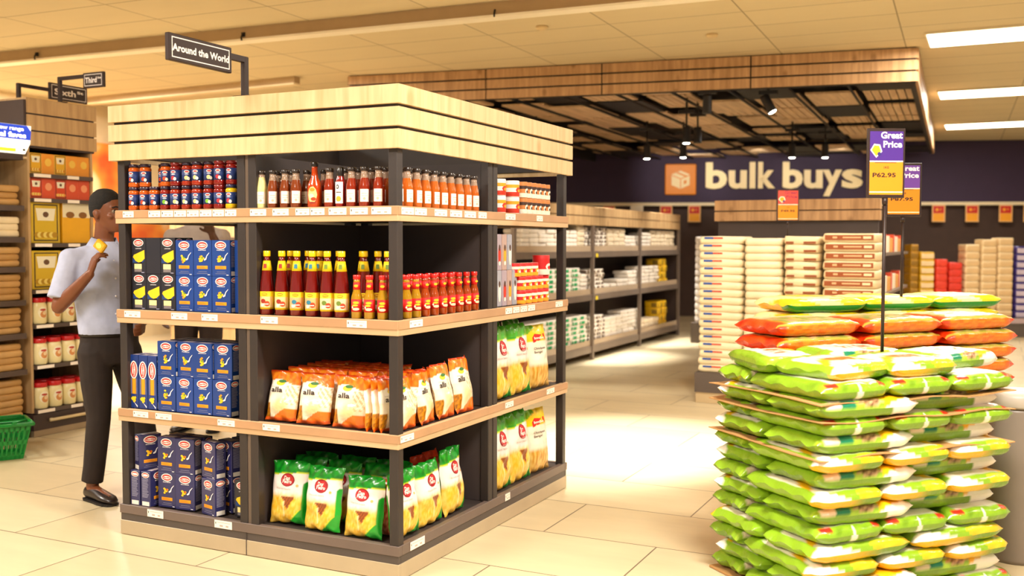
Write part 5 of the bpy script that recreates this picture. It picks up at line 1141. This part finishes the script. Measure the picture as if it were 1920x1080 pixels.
# orange bags behind
OB = [flat_bag('orange_bag', .53, .36, .082, p_orange, s_) for s_ in (21, 22)]; LB = [flat_bag('lemon_bag', .52, .36, .084, p_lemon, s_) for s_ in (24,)]
base_sheet(1.22, 1.0, 1.6, .36, 'thin board on the floor under the orange bags')
OL = 14; OZ = .0775
for k in range(OL):
    for i in range(3):
        OB[(i+k) % 2].place(pl_(.69+i*.53+random.uniform(-.012, .012), 1.0+random.uniform(-.01, .01), z0+k*OZ), ang+R(random.uniform(-2.5, 2.5)), 'orange red bag, %s column of three, %s from the bottom' % (('left', 'middle', 'right')[i], ORD[k]), 'bag', 'orange bags behind the green pile')
base_sheet(1.62, 1.43, 1.5, .36, 'thin board on the floor under the lemon yellow bags')
for k in range(OL+1):
    for i in range(3): LB[0].place(pl_(1.11+i*.51+random.uniform(-.01, .01), 1.43, z0+k*OZ), ang+R(random.uniform(-3, 3)), 'lemon yellow bag, %s column of three, %s from the bottom' % (('left', 'middle', 'right')[i], ORD[k]), 'bag', 'yellow bags behind the orange ones')
# price signs on poles
def price_sign(nm, label, px, pz_base, D, ztop, w, h, lines, top_c, tilt=0.0, price='', red=False, foot=0.0):
    p = at(px, 600, D); t = thing(nm, label, 'sign', (p.x, p.y, pz_base), -YAW+tilt)
    bk = MATS['sign_dark']; mb = MB(); mb.tube([(0, 0, foot), (0, 0, ztop-pz_base-h)], .0075, bk, 10); mb.lathe([(.012, ztop-pz_base-h-.03), (.012, ztop-pz_base-h)], bk, 12); mb.build('pole', t)
    z1 = ztop-pz_base; mb = MB(); mb.cbox(-w/2, w/2, -.008, .008, z1-h, z1, bk, .002); mb.build('sign_frame', t)
    mb = MB(); T = front_T(-.0085); W2 = w/2-w*.055; zb = z1-h+h*.045; zt_ = z1-h*.045; zm = zt_-(zt_-zb)*.47
    mb.rect(-W2, W2, zm, zt_, ink(top_c), T); mb.rect(-W2, W2, zb, zm, ink('#dc8606'), T); mb.rect(-W2, W2, zm-.004, zm+.002, ink('#f8e8d0'), T, .0003); mb.rect(-W2, W2, zb+h*.03, zb+h*.045, ink('#f8e8d0'), T, .0003)
    mb.build('sign_card', t); mb = MB()
    wh = ink('#fff6f4') if not red else ink('#8c2840'); kk = ink('#33180c')
    mb.text('Great', W2*.30, zt_-h*.055, h*.13, wh, T, .0006, width=w*.58, bold=.03); mb.text('Price', W2*.36, zt_-h*.185, h*.13, wh, T, .0006, width=w*.50, bold=.03)
    dx, dz = -W2*.62, zt_-h*.27; mb.poly([(dx-.16*w, dz-h*.0, .0006), (dx, dz-h*.11, .0006), (dx+.16*w, dz-h*.02, .0006), (dx+.10*w, dz+h*.08, .0006), (dx-.06*w, dz+h*.09, .0006)], ink('#fff0d8'), T)
    mb.poly([(dx-.12*w, dz-h*.0, .001), (dx, dz-h*.085, .001), (dx+.12*w, dz-h*.015, .001), (dx+.07*w, dz+h*.06, .001), (dx-.05*w, dz+h*.068, .001)], ink('#f0a010'), T); mb.oval(dx+.08*w, dz-h*.055, w*.05, w*.05, ink('#2c2470'), T, .0014, 12)
    mb.text('1KG', 0, zm-h*.09, h*.045, kk, T, .0006, bold=.02); mb.text(price, -W2*.12 if not red else 0, zm-h*.20, h*.085, kk, T, .0006, width=w*.62, bold=.03); mb.rect(-W2*.7, W2*.6, zm-h*.025, zm-h*.017, kk, T, .0006)
    mb.build('lettering', t)
price_sign('price_sign', 'purple and yellow price sign reading P62.95 on a pole in the pile', 1655, zt+.005, 4.45, 1.98, .168, .305, None, '#431a80', 0.05, 'P62.95')
price_sign('price_sign', 'purple and yellow price sign reading P87.95 behind the nearer one', 1689, 1.02+.15, 5.65, 1.925, .20, .30, None, '#6a3c9c', 0.0, 'P87.95')
price_sign('price_sign', 'small red and yellow price sign above the sack stacks', 1474, .285+17*.0738+.003, 9.1, 1.965, .20, .29, None, '#e04838', 0.0, 'P49.95', True)
# grey lidded bin edge at the right border
p = on_z(1925, 1010); 
tb = thing('pale_drum', 'pale rounded container cut by the right picture edge', 'container', (PC+RD_*1.40+LD*.3)[:], 0)
mb = MB(); mb.lathe([(.12, 0), (.125, .02), (.125, .70), (.12, .72)], mat('pale_plastic', '#84766a', .4, var=.04), 24); mb.build('drum_body', tb)
mb = MB(); mb.lathe([(.13, .721), (.135, .73), (.135, .77), (.12, .79), (.05, .80)], mat('lid_plastic', '#b8aca0', .4, var=.03), 24); mb.build('lid', tb)
# ---------------------------------------------------------------- people
def vox(o, size, smooth=2):
    m = o.modifiers.new('join', 'REMESH'); m.mode = 'VOXEL'; m.voxel_size = size; m.use_smooth_shade = True
    s = o.modifiers.new('soften', 'SMOOTH'); s.iterations = smooth; s.factor = .5
def loft(mb, rings, m, n=24, cap=True):
    """rings: (centre, half width along side, half depth along forward, forward angle)"""
    vs = []; fs = []
    for (c, rs, rf, fa) in rings:
        f = Vector((math.cos(fa), math.sin(fa), 0)); s = Vector((-math.sin(fa), math.cos(fa), 0)); c = Vector(c)
        for k in range(n):
            a = 2*PI*k/n; vs.append(c+s*rs*math.sin(a)+f*rf*math.cos(a))
    for j in range(len(rings)-1):
        for k in range(n): fs.append((j*n+k, j*n+(k+1) % n, (j+1)*n+(k+1) % n, (j+1)*n+k))
    fs.append(tuple(range(n))[::-1]); fs.append(tuple((len(rings)-1)*n+k for k in range(n))); mb.add(vs, fs, m, True)
def limb(mb, pts, rad, m, n=14):
    mb.tube(pts, rad, m, n)
    for p, r in zip(pts, rad): mb.ball(p, r*.99, m, 12)
def hand(mb, wrist, d, palm_n, m, curl, s=1.0, thumb_side=1):
    """palm from the wrist along d; palm_n points out of the palm; curl = finger bend"""
    d = Vector(d).normalized(); pn = Vector(palm_n); pn = (pn-d*pn.dot(d)).normalized(); side = d.cross(pn)*thumb_side; w = Vector(wrist)
    for k in range(4):
        o = side*(.027-.018*k)*s; mb.tube([w+o*.55, w+d*.05*s+o*.9, w+d*.088*s+o], [.014*s, .0135*s, .0115*s], m, 8)
    for k, ln in enumerate((.070, .078, .073, .058)):
        p = w+d*.088*s+side*(.027-.018*k)*s; dd = d.copy(); pts = [p]; a = curl*(1+.06*k)
        for j, fr in enumerate((.45, .32, .23)):
            dd = (dd*math.cos(a)+pn*math.sin(a)).normalized(); side_ax = d.cross(pn); pn_l = pn
            p = p+dd*ln*fr*s; pts.append(p); nrm = (pn*math.cos(a*(j+1))-d*math.sin(a*(j+1)))
            dd = d*math.cos(a*(j+2))+pn*math.sin(a*(j+2)) if j < 2 else dd
        mb.tube(pts, [.0088*s, .0085*s, .0078*s, .0068*s], m, 8); mb.ball(pts[-1], .0068*s, m, 8)
    t0 = w+d*.02*s+side*.024*s; t1 = t0+(d*.6+side*.65+pn*.3).normalized()*.036*s; t2 = t1+(d*.85+side*.1+pn*.55).normalized()*.030*s; t3 = t2+(d*.8-side*.2+pn*.6).normalized()*.022*s
    mb.tube([t0, t1, t2, t3], [.014*s, .0115*s, .010*s, .008*s], m, 8); mb.ball(t3, .008*s, m, 8)
def person(root, J, skin_c, shirt_c, trouser_c, hair_c, fa, ha, collar=True, stripe=True):
    skin = mat('skin_'+skin_c[1:], skin_c, .45, var=.06, scale=20, bump=.05); hairm = mat('hair_'+hair_c[1:], hair_c, .8, var=.2, scale=80, bump=.6, bscale=250)
    shirt = mat('shirt_'+shirt_c[1:], shirt_c, .8, var=.10, scale=14, bump=.9, bscale=9); tr = mat('cloth_'+trouser_c[1:], trouser_c, .8, var=.2, scale=12, bump=.8, bscale=10)
    F = Vector((math.cos(ha), math.sin(ha), 0)); S_ = Vector((-math.sin(ha), math.cos(ha), 0)); BF = Vector((math.cos(fa), math.sin(fa), 0)); BS = Vector((-math.sin(fa), math.cos(fa), 0))
    V = {k: Vector(v) for k, v in J.items() if not k.startswith('hd_')}
    hd = V['head']        # chin level centre of the head
    mb = MB()
    prof = [(0.0, .035, .028, .050), (.012, .050, .036, .042), (.03, .064, .048, .030), (.06, .078, .058, .014), (.09, .086, .064, .005), (.12, .092, .069, .000), (.15, .094, .072, -.003), (.18, .090, .071, -.006), (.205, .078, .062, -.008), (.225, .056, .046, -.008), (.236, .025, .022, -.008)]
    loft(mb, [(hd+F*c+Vector((0, 0, z)), rs, rf, ha) for z, rf, rs, c in prof], skin, 22)
    P_ = lambda f, s, z: hd+F*f+S_*s+Vector((0, 0, z))
    mb.tube([P_(.088, 0, .128), P_(.098, 0, .105), P_(.106, 0, .086), P_(.094, 0, .078)], [.009, .011, .014, .010], skin, 10); mb.ball(P_(.094, .012, .081), .009, skin, 8); mb.ball(P_(.094, -.012, .081), .009, skin, 8)
    mb.tube([P_(.074, -.022, .055), P_(.088, -.010, .058), P_(.092, 0, .057), P_(.088, .010, .058), P_(.074, .022, .055)], [.004, .0065, .007, .0065, .004], skin, 8)
    mb.tube([P_(.074, -.018, .046), P_(.088, 0, .044), P_(.074, .018, .046)], [.004, .0075, .004], skin, 8)
    mb.tube([P_(.072, -.05, .134), P_(.089, -.028, .139), P_(.091, 0, .134), P_(.089, .028, .139), P_(.072, .05, .134)], [.006, .009, .008, .009, .006], skin, 8)
    for s in (-1, 1):
        mb.ball(P_(-.004, s*.073, .098), (.016, .016, .030), skin, 12); mb.tube([P_(-.010, s*.078, .125), P_(-.018, s*.084, .112), P_(-.014, s*.080, .085), P_(-.002, s*.074, .074)], [.006, .007, .006, .006], skin, 8); mb.ball(P_(.062, s*.042, .088), (.018, .018, .018), skin, 10)
    nb = V['neck']; mb.tube([hd+F*-.012+Vector((0, 0, .05)), nb.lerp(hd, .5)+F*-.012, nb], [.054, .054, .062], skin, 18)
    tors = [(V['hip']+Vector((0, 0, -.06)), .150, .105), (V['hip']+Vector((0, 0, .08)), .155, .105), (V['hip'].lerp(V['chest'], .5), .145, .10), (V['chest'], .165, .115), (V['chest'].lerp(nb, .55), .150, .10), (nb+Vector((0, 0, -.02)), .07, .065)]
    loft(mb, [(c, rs, rf, fa) for c, rs, rf in tors], skin, 20)
    for sd in ('r', 'l'):
        limb(mb, [V['sh_'+sd], V['sh_'+sd].lerp(V['el_'+sd], .5), V['el_'+sd]], [.052, .046, .039], skin); w_ = V['wr_'+sd]; e_ = V['el_'+sd]
        limb(mb, [e_, e_.lerp(w_, .35), w_], [.038, .040, .025], skin)
        hand(mb, w_, J['hd_'+sd][0], J['hd_'+sd][1], skin, J['hd_'+sd][2], 1.0, J['hd_'+sd][3])
        limb(mb, [V['hp_'+sd], V['kn_'+sd], V['an_'+sd]], [.070, .048, .034], skin); mb.tube([V['an_'+sd]+Vector((0, 0, -.01)), V['to_'+sd]], [.036, .026], skin, 10)
    body = mb.build('body', root); vox(body, .0058, 1)
    # eyes, brows
    ew = mat('eye_white', '#8a7868', .2, var=.02); ei = mat('eye_iris', '#1a0f0b', .15, var=.02)
    for s in (-1, 1):
        mb = MB(); mb.ball(P_(.076, s*.031, .117), 0.0125, ew, 12); mb.ball(P_(.0825, s*.031+.0, .117), .0095, ei, 10); mb.build('eye', root)
        mb = MB(); mb.tube([P_(.080, s*.050, .137), P_(.094, s*.032, .143), P_(.098, s*.012, .139)], [.003, .005, .0035], hairm, 6); mb.build('eyebrow', root)
    mb = MB(); hp_ = [(.085, .058, .066, -.036), (.11, .074, .074, -.026), (.14, .086, .079, -.018), (.17, .094, .079, -.011), (.20, .090, .072, -.010), (.225, .070, .057, -.010), (.243, .042, .036, -.010), (.249, .012, .012, -.010)]
    loft(mb, [(P_(c, 0, z), rs, rf, ha) for z, rf, rs, c in hp_], hairm, 24); h_ = mb.build('hair', root); vox(h_, .006, 2)
    # shirt
    mb = MB(); hem = V['hip']+Vector((0, 0, .015))
    sh = [(hem, .172, .130), (hem+Vector((0, 0, .05)), .178, .136), (hem.lerp(V['chest'], .35), .172, .128), (hem.lerp(V['chest'], .65), .175, .125), (V['chest'], .186, .132), (V['chest'].lerp(nb, .5), .182, .118), (V['chest'].lerp(nb, .85), .130, .09), (nb+Vector((0, 0, .005)), .078, .078), (nb+Vector((0, 0, .022)), .070, .072)]
    loft(mb, [(c, rs, rf, fa) for c, rs, rf in sh], shirt, 26)
    for sd in ('r', 'l'):
        a, e_ = V['sh_'+sd], V['el_'+sd]; tip = a.lerp(e_, .84); limb(mb, [nb.lerp(a, .45)+Vector((0, 0, -.02)), a, a.lerp(e_, .45)], [.06, .068, .066], shirt); mb.tube([a.lerp(e_, .3), a.lerp(e_, .6), tip], [.066, .068, .074], shirt, 18)
    so = mb.build('shirt', root); vox(so, .0085, 3)
    if collar:
        mb = MB()
        for s in (-1, 1):
            c0_ = nb+Vector((0, 0, .028)); pts = [c0_+BF*-.066+BS*s*.005+Vector((0, 0, .022)), c0_+BF*.0+BS*s*.076+Vector((0, 0, .018)), c0_+BF*.066+BS*s*.030+Vector((0, 0, -.01))]; low = [c0_+BF*-.085+BS*s*.005+Vector((0, 0, -.028)), c0_+BF*-.01+BS*s*.108+Vector((0, 0, -.034)), c0_+BF*.085+BS*s*.070+Vector((0, 0, -.082))]
            vs = pts+low+[p+Vector((0, 0, -.006))-BF*.002 for p in pts+low]; mb.add(vs, [(0, 1, 4, 3), (1, 2, 5, 4), (6, 9, 10, 7), (7, 10, 11, 8), (0, 6, 7, 1), (1, 7, 8, 2), (2, 8, 11, 5), (3, 4, 10, 9), (4, 5, 11, 10)], shirt, True)
        mb.build('collar', root)
    mb = MB(); ch = V['chest']
    for z_ in (.10, .0, -.10, -.20): p = ch+BF*(.134-.02*(z_ > .05))+Vector((0, 0, z_)); mb.ball(p, (.006, .006, .006), mat('shirt_button', '#e4e0e4', .3), 8)
    mb.build('button', root)
    # trousers, belt, shoes
    mb = MB(); hp = V['hip']
    loft(mb, [(hp+Vector((0, 0, .045)), .160, .118, fa), (hp+Vector((0, 0, 0)), .168, .124, fa), (hp+Vector((0, 0, -.09)), .172, .128, fa), (hp+Vector((0, 0, -.15)), .150, .115, fa)], tr, 24)
    for sd in ('r', 'l'):
        a, k_, n_ = V['hp_'+sd], V['kn_'+sd], V['an_'+sd]; limb(mb, [a, a.lerp(k_, .5), k_], [.096, .086, .066], tr); mb.tube([k_, k_.lerp(n_, .3), k_.lerp(n_, .7), n_+Vector((0, 0, .035))], [.066, .064, .060, .060], tr, 18)
    to = mb.build('trousers', root); vox(to, .0085, 2)
    mb = MB(); loft(mb, [(hp+Vector((0, 0, .012)), .174, .132, fa), (hp+Vector((0, 0, .045)), .170, .128, fa)], mat('belt_leather', '#1c1210', .4, var=.05), 26); mb.build('belt', root)
    shm = mat('shoe_leather', '#241816', .4, var=.1, coat=.2); sole = mat('shoe_sole', '#120c0a', .6)
    for sd in ('r', 'l'):
        n_, t_ = V['an_'+sd], V['to_'+sd]; d = Vector((t_.x-n_.x, t_.y-n_.y, 0)).normalized(); q = Vector((-d.y, d.x, 0)); b0 = Vector((n_.x, n_.y, 0))-d*.055; mb = MB(); vs = []; rings_ = [(0, .026, .058), (.03, .038, .072), (.08, .040, .070), (.13, .042, .062), (.18, .048, .050), (.23, .046, .040), (.265, .032, .028), (.278, .012, .02)]
        fs = []; n = 14
        for (x, wd_, hh_) in rings_:
            for k in range(n):
                a = 2*PI*k/n; vs.append(b0+d*x+q*wd_*math.cos(a)+Vector((0, 0, max(.012, .014+hh_*.5+hh_*.55*math.sin(a)))))
        for j in range(len(rings_)-1):
            for k in range(n): fs.append((j*n+k, j*n+(k+1) % n, (j+1)*n+(k+1) % n, (j+1)*n+k))
        fs.append(tuple(range(n))[::-1]); fs.append(tuple((len(rings_)-1)*n+k for k in range(n))); mb.add(vs, fs, shm, True); so_ = mb.build('shoe', root)
        mb = MB(); out = [b0+d*x+q*(wd_+.003) for x, wd_, _ in rings_]+[b0+d*x-q*(wd_+.003) for x, wd_, _ in rings_[::-1]]; N = len(out); vs = [(p.x, p.y, .002) for p in out]+[(p.x, p.y, .014) for p in out]
        mb.add(vs, [tuple(range(N))[::-1], tuple(range(N, 2*N))]+[(k, (k+1) % N, N+(k+1) % N, N+k) for k in range(N)], sole); mb.build('sole', so_)
def px2(px, z=0): return (px-190)*5.75/FPX
g = at(199, 900, 5.78)
man = thing('person', 'man in pale blue short sleeved shirt and dark trousers studying packets', 'person', (g.x, g.y, 0), -YAW)
FA = R(-38)
J1 = dict(head=(.030, -.005, 1.530), neck=(.010, 0, 1.455), chest=(.0, .0, 1.27), hip=(.025, .02, .93),
          sh_r=(-.125, -.13, 1.375), el_r=(-.165, -.20, 1.115), wr_r=(.04, -.27, 1.300), sh_l=(.125, .14, 1.375), el_l=(.24, .17, 1.12), wr_l=(.235, -.02, 1.02),
          hd_r=((.30, .05, .95), (.75, .55, .1), .50, 1), hd_l=((.2, -.6, -.2), (-.5, -.2, 0), .35, 1),
          hp_r=(-.03, -.055, .85), kn_r=(-.005, -.075, .48), an_r=(-.055, -.06, .075), to_r=(.09, -.17, .03), hp_l=(.085, .08, .85), kn_l=(.17, .11, .48), an_l=(.21, .17, .075), to_l=(.36, .06, .03))
person(man, J1, '#7a4528', '#b2b9d6', '#241814', '#0e0908', FA, R(-20))
mb = MB(); w = Vector(J1['wr_r'])
pack_c = Vector((.095, -.262, 1.452)); mb.T = Matrix.Translation(pack_c) @ Matrix.Rotation(R(35), 4, 'Y') @ Matrix.Rotation(R(-20), 4, 'Z')
mb.cbox(-.036, .036, -.012, .012, -.026, .028, mat('yellow_pack_film', '#e0a818', .35, var=.1, bump=.3), .006); mb.oval(0, 0, .02, .014, ink('#f4dc60'), front_T(-.0125), .0004)
o = mb.build('snack_packet'); o.matrix_world = man.matrix_basis.copy() @ Matrix.Identity(4)
bpy.context.view_layer.update(); o.matrix_world = man.matrix_world.copy(); tag(o, 'small yellow packet held up in the hand of the man', 'packet')
# second shopper behind the stand
g2 = Vector((-3.33, 2.35, 0)); s2 = thing('person', 'shopper in grey shirt behind the stand, only torso showing', 'person', tuple(g2), -YAW); s2.scale = (1.03,)*3
J2 = dict(head=(-.02, 0, 1.64), neck=(0, .01, 1.56), chest=(0, .01, 1.36), hip=(0, .02, .98),
          sh_r=(-.19, .0, 1.47), el_r=(-.25, -.02, 1.17), wr_r=(-.23, -.10, .93), sh_l=(.19, 0, 1.47), el_l=(.24, -.16, 1.30), wr_l=(.20, -.30, 1.50),
          hd_r=((0, -.1, -1), (.5, 0, 0), .3, 1), hd_l=((-.1, -.5, .6), (0, -.6, -.5), .6, -1),
          hp_r=(-.09, .02, .90), kn_r=(-.10, -.01, .50), an_r=(-.10, .03, .075), to_r=(-.13, -.13, .03), hp_l=(.09, .02, .90), kn_l=(.10, -.01, .50), an_l=(.10, .03, .075), to_l=(.14, -.13, .03))
person(s2, J2, '#54301f', '#a79a94', '#2a1a14', '#0e0908', R(-90), R(-90))
